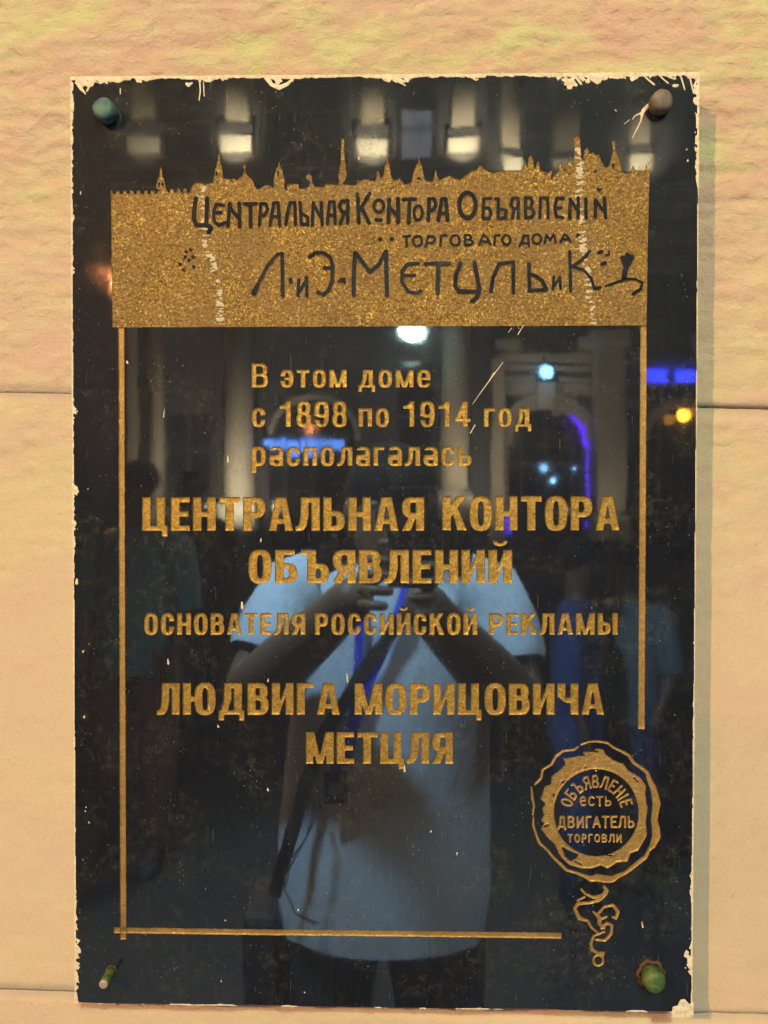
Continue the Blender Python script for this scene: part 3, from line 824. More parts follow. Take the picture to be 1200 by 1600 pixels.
SG = {  # single-stroke hand letters for the seal (x 0..w, y up 0..1)
    'О': (.62, [[(.31 + .27 * math.cos(a * math.pi / 7), .5 + .47 * math.sin(a * math.pi / 7)) for a in range(15)]]),
    'Б': (.6, [[(.5, .97), (.06, .97), (.04, .02), (.42, .04), (.54, .28), (.42, .52), (.06, .54)]]),
    'Ъ': (.72, [[(.0, .97), (.2, .97), (.2, .02), (.54, .04), (.66, .28), (.54, .52), (.2, .54)]]),
    'Я': (.6, [[(.54, 0), (.54, .97), (.2, .97), (.06, .74), (.2, .5), (.54, .48)], [(.28, .48), (.04, 0)]]),
    'В': (.6, [[(.06, .5), (.4, .52), (.5, .75), (.38, .97), (.06, .97), (.06, .02), (.42, .04), (.55, .27), (.4, .52)]]),
    'Л': (.62, [[(.0, .03), (.12, .15), (.2, .97), (.56, .97), (.56, 0)]]),
    'Е': (.52, [[(.5, .97), (.06, .97), (.06, .03), (.5, .03)], [(.06, .52), (.4, .52)]]),
    'Н': (.6, [[(.06, 0), (.06, .97)], [(.06, .5), (.54, .5)], [(.54, 0), (.54, .97)]]),
    'І': (.16, [[(.08, 0), (.08, .97)]]),
    'С': (.55, [[(.5, .85), (.34, .97), (.12, .85), (.05, .5), (.12, .14), (.34, .03), (.52, .15)]]),
    'Т': (.56, [[(.02, .97), (.54, .97)], [(.28, .97), (.28, 0)]]),
    'Ь': (.56, [[(.06, .97), (.06, .03), (.4, .04), (.52, .28), (.4, .52), (.06, .54)]]),
    'Д': (.68, [[(.02, -.16), (.04, .05), (.62, .05), (.64, -.16)], [(.14, .05), (.24, .97), (.52, .97), (.54, .05)]]),
    'И': (.6, [[(.06, .97), (.06, 0), (.54, .97), (.54, 0)]]),
    'Г': (.46, [[(.06, 0), (.06, .97), (.44, .97)]]),
    'А': (.62, [[(.02, 0), (.3, .97), (.6, 0)], [(.14, .32), (.48, .32)]]),
    'Р': (.55, [[(.06, 0), (.06, .97), (.38, .96), (.5, .72), (.38, .46), (.06, .44)]]),
    'е': (.55, [[(.06, .5), (.5, .55), (.44, .88), (.26, .97), (.08, .8), (.05, .4), (.16, .08), (.36, .02), (.5, .14)]]),
}


def seal_text(word, place, size, w, sp=.2):
    """place(s) -> (u, v, angle) at arc position s px from the word's start"""
    x = 0
    tot = sum(SG[c][0] for c in word) + sp * (len(word) - 1)
    for c in word:
        gw, st = SG[c]
        u, v, ang = place((x + gw / 2) / tot)
        ca, sa = math.cos(ang), math.sin(ang)
        kx = size[0] / tot
        pls = []
        for pl in st:
            pls.append([(u + ((px - gw / 2) * kx) * ca + (py - .5) * size[1] * sa, v + ((px - gw / 2) * kx) * sa - (py - .5) * size[1] * ca) for px, py in pl])
        allp = [q for p in pls for q in p]
        r = Ras(min(p[0] for p in allp) - 4, min(p[1] for p in allp) - 4, max(p[0] for p in allp) + 4, max(p[1] for p in allp) + 4)
        for p in pls: r.stroke(p, w)
        carve('letter', r, M['gold_line'], .0006, .9, 1.2)
        x += gw + sp


def arc_place(q):
    a = math.radians(-76 + q * 152)
    return ic[0] + 49 * math.sin(a), ic[1] + 1 - 50 * math.cos(a), a


seal_text('ОБЪЯВЛЕНІЕ', arc_place, (128, 18.5), 3.5, .26)
def flat(u0, u1, vc): return lambda q: (u0 + q * (u1 - u0), vc, 0.0)
seal_text('еСТЬ', flat(906, 955, 1251.5), (49, 14.5), 3.3, .22)
seal_text('ДВИГАТЕЛЬ', flat(872, 991, 1284), (119, 17), 3.6, .2)
seal_text('ТОРГОВЛИ', flat(887, 971, 1309.5), (84, 12), 2.9, .25)
rib = [([(500, 1012), (525, 1040), (575, 1062), (632, 1052), (655, 1020), (640, 996)], [3, 3, 4, 6, 6, 3.5]),
       ([(650, 1040), (610, 1078), (550, 1096), (480, 1100), (460, 1130), (488, 1188), (540, 1205), (562, 1245), (600, 1278)], [5, 5, 4, 5, 4, 6, 3.5, 3, 3]),
       ([(478, 1080), (520, 1060)], [2.5, 3]),
       ([(575, 1150), (610, 1185), (612, 1225), (640, 1250)], [3, 6, 5, 3]),
       ([(600, 1165), (640, 1120), (695, 1108), (724, 1150), (712, 1190), (690, 1180)], [3, 4, 4, 5, 3.5, 2.5]),
       ([(610, 1200), (655, 1180)], [4, 2.5]),
       ([(625, 1250), (655, 1218), (688, 1232), (682, 1285), (645, 1325), (590, 1320)], [4, 4, 3.6, 4, 4, 3]),
       ([(640, 1272), (575, 1298), (558, 1345), (565, 1380), (600, 1402), (638, 1400), (632, 1425)], [3, 3, 4, 4.5, 4, 3, 2.5]),
       (el(604, 1446, 30, 32), 3.2)]
r = Ras(885, 1370, 975, 1512)
for p, w in rib: r.stroke(z7(p), [x + .9 for x in w] if hasattr(w, '__len__') else w + .6)
o = carve('seal_ribbon', r, M['gold_line'], .0007, 1.0, 1.4); o['label'] = 'curling gilded ribbon hanging under the seal'

# ---- the slab: everything that was not cut away, plus thickness
gu, gv = np.meshgrid(np.arange(NU).astype(float), np.arange(NV).astype(float))
CORN = [(111, 121), (1092, 114), (1080.5, 1581), (118, 1567)]


def edge_dist(u, v):
    """signed distances inside the four edges (top, right, bottom, left)"""
    out = []
    for i in range(4):
        (x0, y0), (x1, y1) = CORN[i], CORN[(i + 1) % 4]
        L = math.hypot(x1 - x0, y1 - y0)
        out.append(((x1 - x0) * (v - y0) - (y1 - y0) * (u - x0)) / L)
    return out


dT, dR, dB, dL = edge_dist(gu, gv)
nz = fbm(gu / 14., gv / 14., 77, 4)
chipB = np.clip(fbm(gu / 60., gu * 0 + 2., 5, 3) - .45, 0, 1) * 14
body = np.minimum(np.minimum(dT, dR - np.clip(nz - .64, 0, 1) * 5), np.minimum(dB - chipB * .4, dL - np.clip(nz - .62, 0, 1) * 6))
bodyf = np.clip(body + .5, 0, 1)
solid = np.minimum(bodyf, 1 - CUT)
# merged rectangles for full cells, exact contour cells elsewhere
ins = solid > .5
full = ins[:-1, :-1] & ins[:-1, 1:] & ins[1:, 1:] & ins[1:, :-1]
mixed = (ins[:-1, :-1] | ins[:-1, 1:] | ins[1:, 1:] | ins[1:, :-1]) & ~full
rects = []; open_ = {}
for i in range(full.shape[0]):
    row = np.concatenate([[0], full[i].astype(np.int8), [0]]); d = np.diff(row)
    runs = set(zip(np.where(d == 1)[0].tolist(), np.where(d == -1)[0].tolist()))
    for k in list(open_):
        if k not in runs: rects.append((k[0], open_[k], k[1], i)); del open_[k]
    for k in runs:
        if k not in open_: open_[k] = i
for k in open_: rects.append((k[0], open_[k], k[1], full.shape[0]))
rc = np.array(rects, float)
rv = np.stack([rc[:, 0], rc[:, 1], rc[:, 2], rc[:, 1], rc[:, 2], rc[:, 3], rc[:, 0], rc[:, 3]], 1).reshape(-1, 2)
RP = on_plate(rv[:, 0], rv[:, 1])
edge_me = None
I, J = np.where(mixed)
code = (ins[:-1, :-1] * 1 + ins[:-1, 1:] * 2 + ins[1:, 1:] * 4 + ins[1:, :-1] * 8)
vl = []; fl = []; base_i = len(RP)
for i, j in zip(I.tolist(), J.tolist()):
    c = int(code[i, j]); cs = [(j, i), (j + 1, i), (j + 1, i + 1), (j, i + 1)]
    vv = [solid[i, j], solid[i, j + 1], solid[i + 1, j + 1], solid[i + 1, j]]
    poly = []
    for typ, k in CASES[c]:
        if typ == 'n': poly.append(cs[k])
        else:
            a, b = vv[k], vv[(k + 1) % 4]; tt = (.5 - a) / (b - a)
            p, q = cs[k], cs[(k + 1) % 4]; poly.append((p[0] + (q[0] - p[0]) * tt, p[1] + (q[1] - p[1]) * tt))
    if len(poly) >= 3:
        fl.append(tuple(range(base_i + len(vl), base_i + len(vl) + len(poly)))); vl += poly
ev = np.array(vl, float)
EP = on_plate(ev[:, 0], ev[:, 1])
verts = np.concatenate([RP, EP])
faces = [(4 * k, 4 * k + 3, 4 * k + 2, 4 * k + 1) for k in range(len(rects))] + [tuple(reversed(f)) for f in fl]
me = bpy.data.meshes.new('stone_face'); me.from_pydata(verts.tolist(), [], faces)
for p in me.polygons[:5]:
    pass
o = link('stone_face', me, M['granite'], PLAQUE)
if sum(p.normal.y for p in list(me.polygons)[:50]) > 0:
    me.flip_normals()
# body behind the face
bm_ = bmesh.new()
cf = [on_plate(np.array(float(a)), np.array(float(b))) for a, b in [(112.5, 122.5), (1090.5, 115.5), (1079, 1578), (119.5, 1564.5)]]
a_ = [bm_.verts.new((p[0], .0016, p[2])) for p in cf]; b_ = [bm_.verts.new((p[0], WY - .004, p[2])) for p in cf]
f0 = [bm_.verts.new((p[0], .00005, p[2])) for p in cf]
bm_.faces.new(a_); bm_.faces.new(b_[::-1])
for k in range(4):
    bm_.faces.new((f0[k], f0[(k + 1) % 4], b_[(k + 1) % 4], b_[k]))
bmesh.ops.recalc_face_normals(bm_, faces=bm_.faces[:])
me = bpy.data.meshes.new('slab'); bm_.to_mesh(me); bm_.free()
link('slab', me, M['side'], PLAQUE)

# ---- cream paint smeared over the edges of the plaque, drips and crusts
top_amp = [(108, 12), (118, 20), (135, 26), (150, 17), (180, 12), (220, 10), (240, 6), (280, 5), (292, 17), (320, 12), (332, 14), (350, 13), (362, 6), (408, 5), (418, 16), (440, 14), (462, 8), (500, 4), (560, 4), (600, 9), (632, 17), (645, 9), (665, 4), (730, 6), (742, 12), (765, 4), (800, 5), (868, 6), (880, 22), (940, 20), (962, 8), (990, 14), (1012, 20), (1040, 12), (1060, 24), (1080, 22), (1094, 12)]
ta = np.interp(gu, [p[0] for p in top_amp], [p[1] for p in top_amp]) * .85
n2 = fbm(gu / 13., gv / 9., 41, 4); n3 = fbm(gu / 6. - gv / 9., gv / 6., 43, 3)
sm = ((2.6 + (n2 - .5) * 2 - dT) > 0) | (((ta * (-.15 + 1.9 * n2) - dT) > 0) & ((n3 + (dT < 5) * .2) > .44))
left_amp = [(120, 7), (180, 4), (260, 3), (340, 6), (350, 1), (420, 5), (440, 1), (620, 1), (640, 9), (655, 2), (755, 2), (768, 15), (778, 1), (800, 5), (850, 5), (870, 1), (1200, 1), (1380, 1), (1440, 6), (1480, 9), (1540, 6), (1567, 4)]
la = np.interp(gv, [p[0] for p in left_amp], [p[1] for p in left_amp])
sm |= ((1.1 + (n2 - .5) * 1.0 - dL) > 0) | (((la * (.1 + 1.3 * n2) - dL) > 0) & (n3 > .45))
ra = np.interp(gv, [114, 140, 200, 280, 300, 1080, 1100, 1330, 1390, 1420, 1470, 1495, 1515, 1525, 1581], [9, 8, 6, 4, .5, .5, 1.5, 1, 6, 1, 2, 13, 11, .5, 1])
sm |= ((ra * (.1 + 1.4 * n2) - dR) > 0) & ((n3 > .40) | (dR < 2))
sm |= ((-.5 + (fbm(gu / 30., gv / 30., 8, 3) - .5) * 7 - dB) > 0) & (dB < 4)
C1 = Ras(1040, 1555, 1086, 1586)
C1.m = C1.poly_mask([(1049, 1590), (1051, 1573), (1059, 1571), (1063, 1562), (1070, 1561), (1077, 1569), (1084, 1566), (1084, 1590)])
SMF = np.zeros((NV, NU)); inb = np.minimum(np.minimum(dT, dR), np.minimum(dB, dL))
SMF[:] = gblur((sm & (inb > -1.5)).astype(float), .75)
SMF *= np.clip((inb + 2.0), 0, 1)


def addr(r, b=1.0):
    f = r.nodes(b); sl = (slice(r.v0, r.v0 + r.nv), slice(r.u0, r.u0 + r.nu)); SMF[sl] = np.maximum(SMF[sl], f)


addr(C1)
r = Ras(110, 115, 1100, 160)
for p, w in [([(122, 131), (127, 139), (134, 147)], [6, 5, 2]), ([(126, 136), (134, 130), (139, 136), (136, 142)], 3.2),
             ([(414, 122), (424, 132), (436, 137), (448, 132), (458, 123)], [3, 6, 7, 6, 3]), ([(608, 118), (624, 128), (634, 134)], [2, 4, 1.5]), ([(616, 118), (632, 128)], 3),
             ([(312, 128), (313, 142), (311, 157)], [2.5, 2, 1.5]), ([(318, 128), (319, 150)], 1.5), ([(188, 138), (188, 147)], 1.4), ([(1010, 122), (1022, 132)], 3), ([(1030, 118), (1044, 130)], 2.2), ([(1064, 120), (1070, 140)], 2.4), ([(1078, 122), (1084, 146)], 2.4), ([(884, 120), (888, 138)], 3.5), ([(898, 118), (908, 131)], 4), ([(918, 120), (934, 130)], 4)]:
    r.stroke(p, w)
addr(r, .8)
r = Ras(950, 155, 1030, 240)
for p, w in [([(1018, 160), (1008, 170), (1002, 178)], [5, 6, 4]), ([(1003, 176), (992, 181), (988, 187)], [2.5, 1.8, .9]), ([(1005, 172), (1001, 190), (994, 204), (988, 216)], [5, 2.4, 1.6, .9]), ([(984, 187), (975, 194)], 1)]:
    r.stroke(p, w)
addr(r, .8)
for u, v, L, w in [(378, 941, 9, 4.4), (262, 1030, 7, 3.0), (408, 841, 5, 2.4), (542, 1052, 14, 2.4), (419, 1060, 5, 2.2), (632, 1196, 9, 3.0), (326, 1100, 10, 2.0), (120, 905, 6, 5), (340, 1133, 3, 3), (466, 1420, 3, 2), (1003, 1440, 9, 2.4), (345, 1532, 2, 2), (356, 712, 10, 2.4), (257, 638, 14, 1.6), (198, 564, 3, 3.6), (418, 1232, 3, 3)]:
    r = Ras(u - 6, v - 6, u + 6, v + L + 8)
    r.stroke([(u, v), (u - random.uniform(-1.5, 2), v + L)], [w * .5, w]); addr(r, .9)
r = Ras(590, 490, 830, 690)
for p, w in [([(786, 566), (768, 590), (752, 612), (738, 632)], [1.0, 1.5, 1.2, .8]), ([(742, 664), (735, 677)], 1.5), ([(818, 508), (809, 523)], 1.3), ([(772, 582), (764, 596)], 1.2), ([(800, 512), (794, 520)], .9)]: r.stroke(p, w)
addr(r, .6)
for k in range(26):          # little spatters near left and right edges
    u = random.choice([random.uniform(118, 150), random.uniform(1066, 1088), random.uniform(240, 1000)]); v = random.uniform(135, 1560)
    r = Ras(u - 5, v - 5, u + 5, v + 8); r.stroke([(u, v), (u + random.uniform(-2, 2), v + random.uniform(0, 4))], random.uniform(1.2, 2.3)); addr(r, .7)
hn = gblur(SMF, 1.5) * .00016 + .00006 + (fbm(gu / 3., gv / 3., 6, 2) - .5) * .00012
me = field_mesh('paint_smear', SMF, 0, 0, np.maximum(hn, .00003), h_edge=.00002)
o = link('paint_smear', smooth(me), M['smear'], PLAQUE); o['kind'] = 'stuff'; o['label'] = 'cream wall paint smeared and dripped along the plaque edges'

# whitish lime streaks down the gold panel
cs_ = np.zeros((NV, NU)); CR = gu * 0
for path in ([(318, 290), (319, 330), (318, 345), (322, 380), (330, 410), (338, 440), (342, 470), (344, 506)], [(903, 230), (907, 280), (906, 310), (908, 345), (912, 380), (916, 420), (922, 460), (926, 506)]):
    cu_ = np.interp(gv, [p[1] for p in path], [p[0] for p in path])
    wid = 7.0 * (gv > path[0][1]) * (gv < 508)
    CR = np.maximum(CR, np.clip(1 - np.abs(gu - cu_ + (fbm(gv / 12., gu * 0, 2, 2) - .5) * 5) / (wid + .01), 0, 1) * (wid > 0))
strand = fbm(gu / 6.5 + gv / 9., gv / 2.0, 13, 3)
SMF2 = gblur(((CR > .05) & (strand > .60 - CR * .14)).astype(float), .75)
me = field_mesh('lime_streak', SMF2, 0, 0, np.full((NV, NU), -.00002), h_edge=-.0003)
o = link('lime_streak', smooth(me), M['crust'], PLAQUE); o['kind'] = 'stuff'; o['label'] = 'whitish crusty streaks running down the gold panel'

# ---- four bolts
def bolt(u, v, rad, length, mtl, tip, hexed=False, lab=None):
    p = on_plate(np.array(float(u)), np.array(float(v)))
    b = MB(); n = 6 if hexed else 20
    prof = [(0, .95), (.25, 1.0), (.55, 1.0), (.74, .97), (.90, .84), (.97, .66), (1.0, .40)] if not tip else [(0, 1), (.3, 1.02), (.6, .98), (.93, 1.0), (1.0, .88)]
    rings = []
    for q, s in prof:
        rings.append([(p[0] + rad * s * math.cos(2 * math.pi * k / 20) * (1 + .05 * math.sin(3 * 2 * math.pi * k / 20 + 5 * q + rad * 900) + .03 * math.sin(5 * 2 * math.pi * k / 20 + 9 * q)), -length * q + .001, p[2] + rad * s * math.sin(2 * math.pi * k / 20) * (1 + .05 * math.cos(2 * 2 * math.pi * k / 20 + 4 * q))) for k in range(20)])
    b.rings(rings)
    o = b.build('bolt', mtl, PLAQUE, True)
    if lab: o['label'] = lab
    if tip:
        q = MB(); q.rings([[(p[0] + rad * s * math.cos(2 * math.pi * k / 16), -length * 1.0 - y, p[2] + rad * s * math.sin(2 * math.pi * k / 16)) for k in range(16)] for s, y in ((.93, -.0004), (.9, .0008), (.7, .0012))])
        q.build('bolt_end', M['bolt_tip'], o, True)
    if mtl is M['bolt_green']:
        n_ = MB(); rr = []
        for rad2, y in ((rad * 1.0, .0001), (rad * 1.3, .0001), (rad * 1.15, .00025), (rad * 1.0, .0003)):
            rr.append([(p[0] + rad2 * math.cos(2 * math.pi * k / 24) * (1 + .10 * math.sin(2.3 * k)), -y, p[2] + rad2 * 1.05 * math.sin(2 * math.pi * k / 24) * (1 + .10 * math.cos(1.7 * k))) for k in range(24)])
        n_.rings(rr, caps=False)
        n_.build('hole_rim', M['rust'], o, True)


bolt(168, 178, .0082, .0125, M['bolt_blue'], False, lab='blue green tarnished round headed bolt')
bolt(1029, 165, .0080, .0125, M['bolt_brown'], False, lab='brownish tarnished round headed bolt')
bolt(174, 1518, .0036, .016, M['bolt_green'], True, lab='thin green pin bolt with worn end')
bolt(1017, 1523, .0084, .0135, M['bolt_green'], False, lab='thick green corroded bolt')

# ------------------------------------------------------------------ wall of stone blocks
WALL = empty('wall', (0, WY, 0), 'painted stone block house wall behind the plaque', None, None, 'structure')


def wall_z(v, u=60): return float(on_plane(np.array(float(u)), np.array(float(v)), WY)[2])
def wall_x(u, v=800): return float(on_plane(np.array(float(u)), np.array(float(v)), WY)[0])


JA = [wall_z(614, 50), wall_z(1549, 50)]
HB = JA[0] - JA[1]
XL, XR = wall_x(50), wall_x(1150)
TILT = (wall_z(637, 1150) - wall_z(614, 50)) / (XR - XL)        # the courses run slightly out of level


def stone_block(x0, x1, z0, z1, res, seed):
    """z0, z1 are heights at x = XL; the bed joints follow TILT"""
    gap = .00004
    x0 += gap; x1 -= gap; z0 += gap; z1 -= gap
    nx = max(4, int((x1 - x0) / res)); nz_ = max(4, int((z1 - z0) / res))
    xs = np.linspace(x0, x1, nx); zs = np.linspace(z0, z1, nz_)
    X, Z = np.meshgrid(xs, zs)
    ZZ = Z + (X - XL) * TILT
    up = np.clip((ZZ - 1.50) / .35, 0, 1)
    q1 = fbm(X / .035 + 3 * fbm(X / .08, ZZ / .05, 71, 2), ZZ / .011 + seed * 2, 3, 4)
    rel = (np.abs(q1 - .5) * -2 + .3) * (.0003 + .0024 * up)
    rel += (fbm(X / .12, ZZ / .05 + seed, 9, 3) - .5) * (.0012 + .0040 * up)
    rel += (fbm(X / .011, ZZ / .007, 12, 3) - .5) * (.0006 + .0022 * up)
    wob = (fbm(X / .03, Z * 0 + seed, 5, 3) - .5) * .005
    right = np.clip((X + .05) / .1, 0, 1)
    dz0 = np.clip((Z - z0 + wob * .5) / (.0085 - .005 * right), 0, 1); dz1 = np.clip((z1 - Z + wob * .6) / (.0085 + .0030 * right), 0, 1)
    dx = np.clip(np.minimum(X - x0, x1 - X) / .006, 0, 1)
    pr = lambda e: 1 - np.sqrt(np.clip(1 - (1 - e) ** 2, 0, 1))
    sm_ = lambda e: (1 - e) ** 2 * (1 + 2 * e)
    pr0 = pr
    pr = lambda e: sm_(e) * (1 - right) * 1.5 + pr0(e) * right
    dep = np.maximum(pr(dz0) * (.0011 + .0027 * right), np.maximum((pr(dz1) * .4 + (1 - dz1) * .6 * right + sm_(dz1) * .6 * (1 - right)) * (.0012 + .0036 * right), pr0(dx) * .003))
    Y = WY - rel * 1.0 + dep
    V = np.stack([X.ravel(), Y.ravel(), ZZ.ravel()], 1)
    idx = np.arange(nx * nz_).reshape(nz_, nx)
    Fq = np.stack([idx[:-1, :-1].ravel(), idx[:-1, 1:].ravel(), idx[1:, 1:].ravel(), idx[1:, :-1].ravel()], 1)
    n0 = len(V)
    ring = np.concatenate([idx[0, :], idx[1:, -1], idx[-1, -2::-1], idx[-2:0:-1, 0]])
    sk = V[ring].copy(); sk[:, 1] = WY + .05
    V = np.concatenate([V, sk]); k = len(ring)
    Fs = np.stack([ring, n0 + np.arange(k), n0 + (np.arange(k) + 1) % k, np.roll(ring, -1)], 1)
    me = bpy.data.meshes.new('stone_block')
    me.from_pydata(V.tolist(), [], Fq.tolist() + Fs.tolist())
    me.polygons.foreach_set('use_smooth', [True] * len(Fq) + [False] * k)
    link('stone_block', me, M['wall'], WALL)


sd = 0
for q in range(-4, 5):
    z0 = JA[1] + q * HB; z1 = z0 + HB
    if z1 < .1: continue
    off = -.62 if q % 2 == 0 else -.74
    for k in range(-2, 3):
        sd += 1
        stone_block(off + 1.3 * k, off + 1.3 * (k + 1), max(z0, .04), z1, .0022 if (k == 0 and -1 <= q <= 1) else .03, sd)
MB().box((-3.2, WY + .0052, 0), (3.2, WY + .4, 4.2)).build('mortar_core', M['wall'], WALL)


# ================================================================== the street that the polished stone shows
M['pavement'] = mat('pavement_slabs', (.035, .033, .032), .8)
M['asphalt'] = mat('asphalt', (.03, .03, .03), .8)
m = mat('facade_plaster', (.42, .37, .30), .8); t = NT(m)
t.l.new(t.mix(t.noise(1.2, 5, .6), (.34, .30, .24), (.50, .45, .37)), t.b.inputs['Base Color']); M['facade'] = m
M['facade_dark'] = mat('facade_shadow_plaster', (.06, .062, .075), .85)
M['trim'] = mat('facade_trim', (.52, .49, .43), .75)
M['cornice'] = mat('cornice_plaster', (.26, .26, .28), .8)
M['glass'] = mat('dark_window_glass', (.02, .022, .03), .08, 0, .8)
M['pane_lit'] = mat('dim_lit_pane', (.1, .1, .12), .3, 0, .5, (.62, .66, .78), 1.1)
M['frame'] = mat('window_frame_dark', (.05, .05, .055), .5)
M['blue_led'] = mat('blue_neon', (.02, .02, .2), .4, 0, .5, (.03, .05, 1.0), 16)
M['violet_led'] = mat('violet_led', (.02, .0, .2), .4, 0, .5, (.10, .02, 1.0), 12)
M['sky_led'] = mat('pale_blue_sign_light', (.1, .2, .5), .4, 0, .5, (.10, .30, 1.0), 9)
M['cyan_led'] = mat('cool_lamp_glass', (.2, .3, .5), .4, 0, .5, (.25, .60, 1.0), 22)
M['white_led'] = mat('white_lamp_glass', (.8, .9, .9), .4, 0, .5, (.62, .95, .92), 60)
M['amber'] = mat('amber_lamp_glass', (.8, .5, .1), .4, 0, .5, (1.0, .42, .03), 40)
M['copper'] = mat('sodium_lamp_glass', (.8, .5, .2), .4, 0, .5, (1.0, .33, .10), 2200)
M['iron'] = mat('dark_iron', (.03, .03, .03), .5, .4)

ROAD_Y = -25.0
g = MB(); g.box((-60, -4.5, -.3), (60, WY + .5, 0)); o = g.build('pavement', M['pavement']); o['kind'] = 'structure'
g = MB(); g.box((-60, -21.0, -.35), (60, -4.5, -.13)); o = g.build('road', M['asphalt']); o['kind'] = 'structure'
g = MB(); g.box((-60, -60, -.3), (60, -21.0, .0)); o = g.build('far_pavement', M['pavement']); o['kind'] = 'structure'

BLD = empty('house', refl(625, 855, 25) * 1.0, 'tall pale classical house across the street with floodlit pilasters and arches', 'building')
BLD.location = (0, -25, 0)


def fbox(name, u0, v0, u1, v1, Y, dep, mt, parent=BLD, bev=0):
    """part of the house front: measured extents at distance Y, dep metres thick towards the back"""
    a = refl(u0, v0, Y); b = refl(u1, v1, Y)
    return MB().box((a.x, -Y, a.z), (b.x, -Y - dep, max(b.z, 0)), bev).build(name, mt, parent)


def wall_with_openings(name, u0, v0, u1, v1, Y, dep, holes, mt, parent=BLD):
    """front wall split round rectangular or arched openings (u0, v0, u1, v1, arched)"""
    b = MB()
    us = sorted({u0, u1, *[h[0] for h in holes], *[h[2] for h in holes]})
    for i in range(len(us) - 1):
        a, c = us[i], us[i + 1]; mid = (a + c) / 2
        cuts = sorted([(h[1], h[3]) for h in holes if h[0] < mid < h[2]])
        v = v0
        for q0, q1 in cuts + [(v1, v1)]:
            if q0 > v + .5:
                p, q = refl(a, v, Y), refl(c, q0, Y)
                b.box((p.x, -Y, p.z), (q.x, -Y - dep, max(q.z, 0)))
            v = max(v, q1)
    for h in holes:
        if len(h) > 4 and h[4]:
            # spandrels: fill the corners between the springing line and the semicircle
            p0, p1 = refl(h[0], h[1], Y), refl(h[2], h[3], Y)
            r_ = (p1.x - p0.x) / 2; cx = (p0.x + p1.x) / 2; cz = p0.z - r_; n = 14
            for sgn in (-1, 1):
                pts = [(cx + sgn * r_ * math.cos(k * math.pi / 2 / n), cz + r_ * math.sin(k * math.pi / 2 / n)) for k in range(n + 1)]
                for k in range(n):
                    (xa, za), (xb, zb) = pts[k], pts[k + 1]
                    vs = [b.bm.verts.new(q) for q in ((xa, -Y, za), (xb, -Y, zb), (xb, -Y, p0.z), (xa, -Y, p0.z), (xa, -Y - dep, za), (xb, -Y - dep, zb), (xb, -Y - dep, p0.z), (xa, -Y - dep, p0.z))]
                    for f in ((0, 1, 2, 3), (4, 7, 6, 5), (0, 4, 5, 1), (1, 5, 6, 2), (3, 2, 6, 7), (0, 3, 7, 4)):
                        try: b.bm.faces.new([vs[i_] for i_ in f])
                        except ValueError: pass
    return b.build(name, mt, parent)


def window(u0, v0, u1, v1, Y, lit=False, nx=1, splits=(.35,)):
    a, b = refl(u0, v0, Y), refl(u1, v1, Y)
    x0, x1, z1, z0 = min(a.x, b.x), max(a.x, b.x), a.z, b.z
    fw = .09
    f = MB()
    for q in ((x0, x0 + fw, z0, z1), (x1 - fw, x1, z0, z1), (x0 + fw, x1 - fw, z0, z0 + fw), (x0 + fw, x1 - fw, z1 - fw, z1)):
        f.box((q[0], -Y - .02, q[2]), (q[1], -Y - .14, q[3]))
    xs = [x0 + (x1 - x0) * k / (nx + 1) for k in range(nx + 2)]; zs = [z1] + [z1 - (z1 - z0) * q for q in splits] + [z0]
    for x in xs[1:-1]: f.box((x - .05, -Y - .03, z0 + fw), (x + .05, -Y - .13, z1 - fw))
    for z in zs[1:-1]: f.box((x0 + fw, -Y - .035, z - .05), (x1 - fw, -Y - .125, z + .05))
    w = f.build('window', M['frame'], BLD)
    for i in range(len(xs) - 1):
        for j in range(len(zs) - 1):
            MB().box((xs[i] + .05, -Y - .08, zs[j + 1] + .05), (xs[i + 1] - .05, -Y - .10, zs[j] - .05)).build('pane', M['pane_lit'] if lit else M['glass'], w)


YF, YR = 25.0, 26.2        # main front and the set-back right wing
holes = [(405, 120, 545, 245, 0), (622, 165, 678, 252, 0), (236, 150, 336, 245, 0), (420, 618, 560, 860, 1), (255, 640, 335, 800, 0), (620, 560, 680, 860, 0)]
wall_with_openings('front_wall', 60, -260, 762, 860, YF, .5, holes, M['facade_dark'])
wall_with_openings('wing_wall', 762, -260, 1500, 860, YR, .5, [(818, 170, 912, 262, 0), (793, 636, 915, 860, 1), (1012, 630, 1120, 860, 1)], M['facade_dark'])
window(622, 165, 678, 252, YF + .1, True, 0, (.38,))
window(408, 122, 542, 245, YF + .1, False, 1, (.4,))
window(238, 150, 334, 245, YF + .1, False, 1, (.4,))
window(818, 170, 912, 262, YR + .1, False, 1, (.45,))
window(255, 640, 335, 800, YF + .1, False, 1, (.4,))
window(620, 560, 680, 858, YF + .1, False, 0, (.3, .6))
# upper pilasters, their pedestals
for u0, u1, ub0, ub1, Y, v1, w0, w1 in [(352, 388, 343, 392, YF, 188, 212, 240), (565, 600, 556, 605, YF, 190, 214, 240), (707, 742, 701, 750, YF, 196, 214, 240), (790, 812, 786, 816, YR, 230, 244, 268), (868, 905, 862, 912, YR, 232, 246, 262), (988, 1014, 984, 1018, YR, 222, 240, 266), (205, 243, 200, 250, YF, 186, 212, 238)]:
    fbox('pilaster', u0, -240, u1, v1, Y - .45, .45, M['facade'])
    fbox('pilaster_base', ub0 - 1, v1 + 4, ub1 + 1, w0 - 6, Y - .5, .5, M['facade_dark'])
    fbox('pedestal', ub0, w0, ub1, w1, Y - .6, .6, M['trim'], bev=.03)
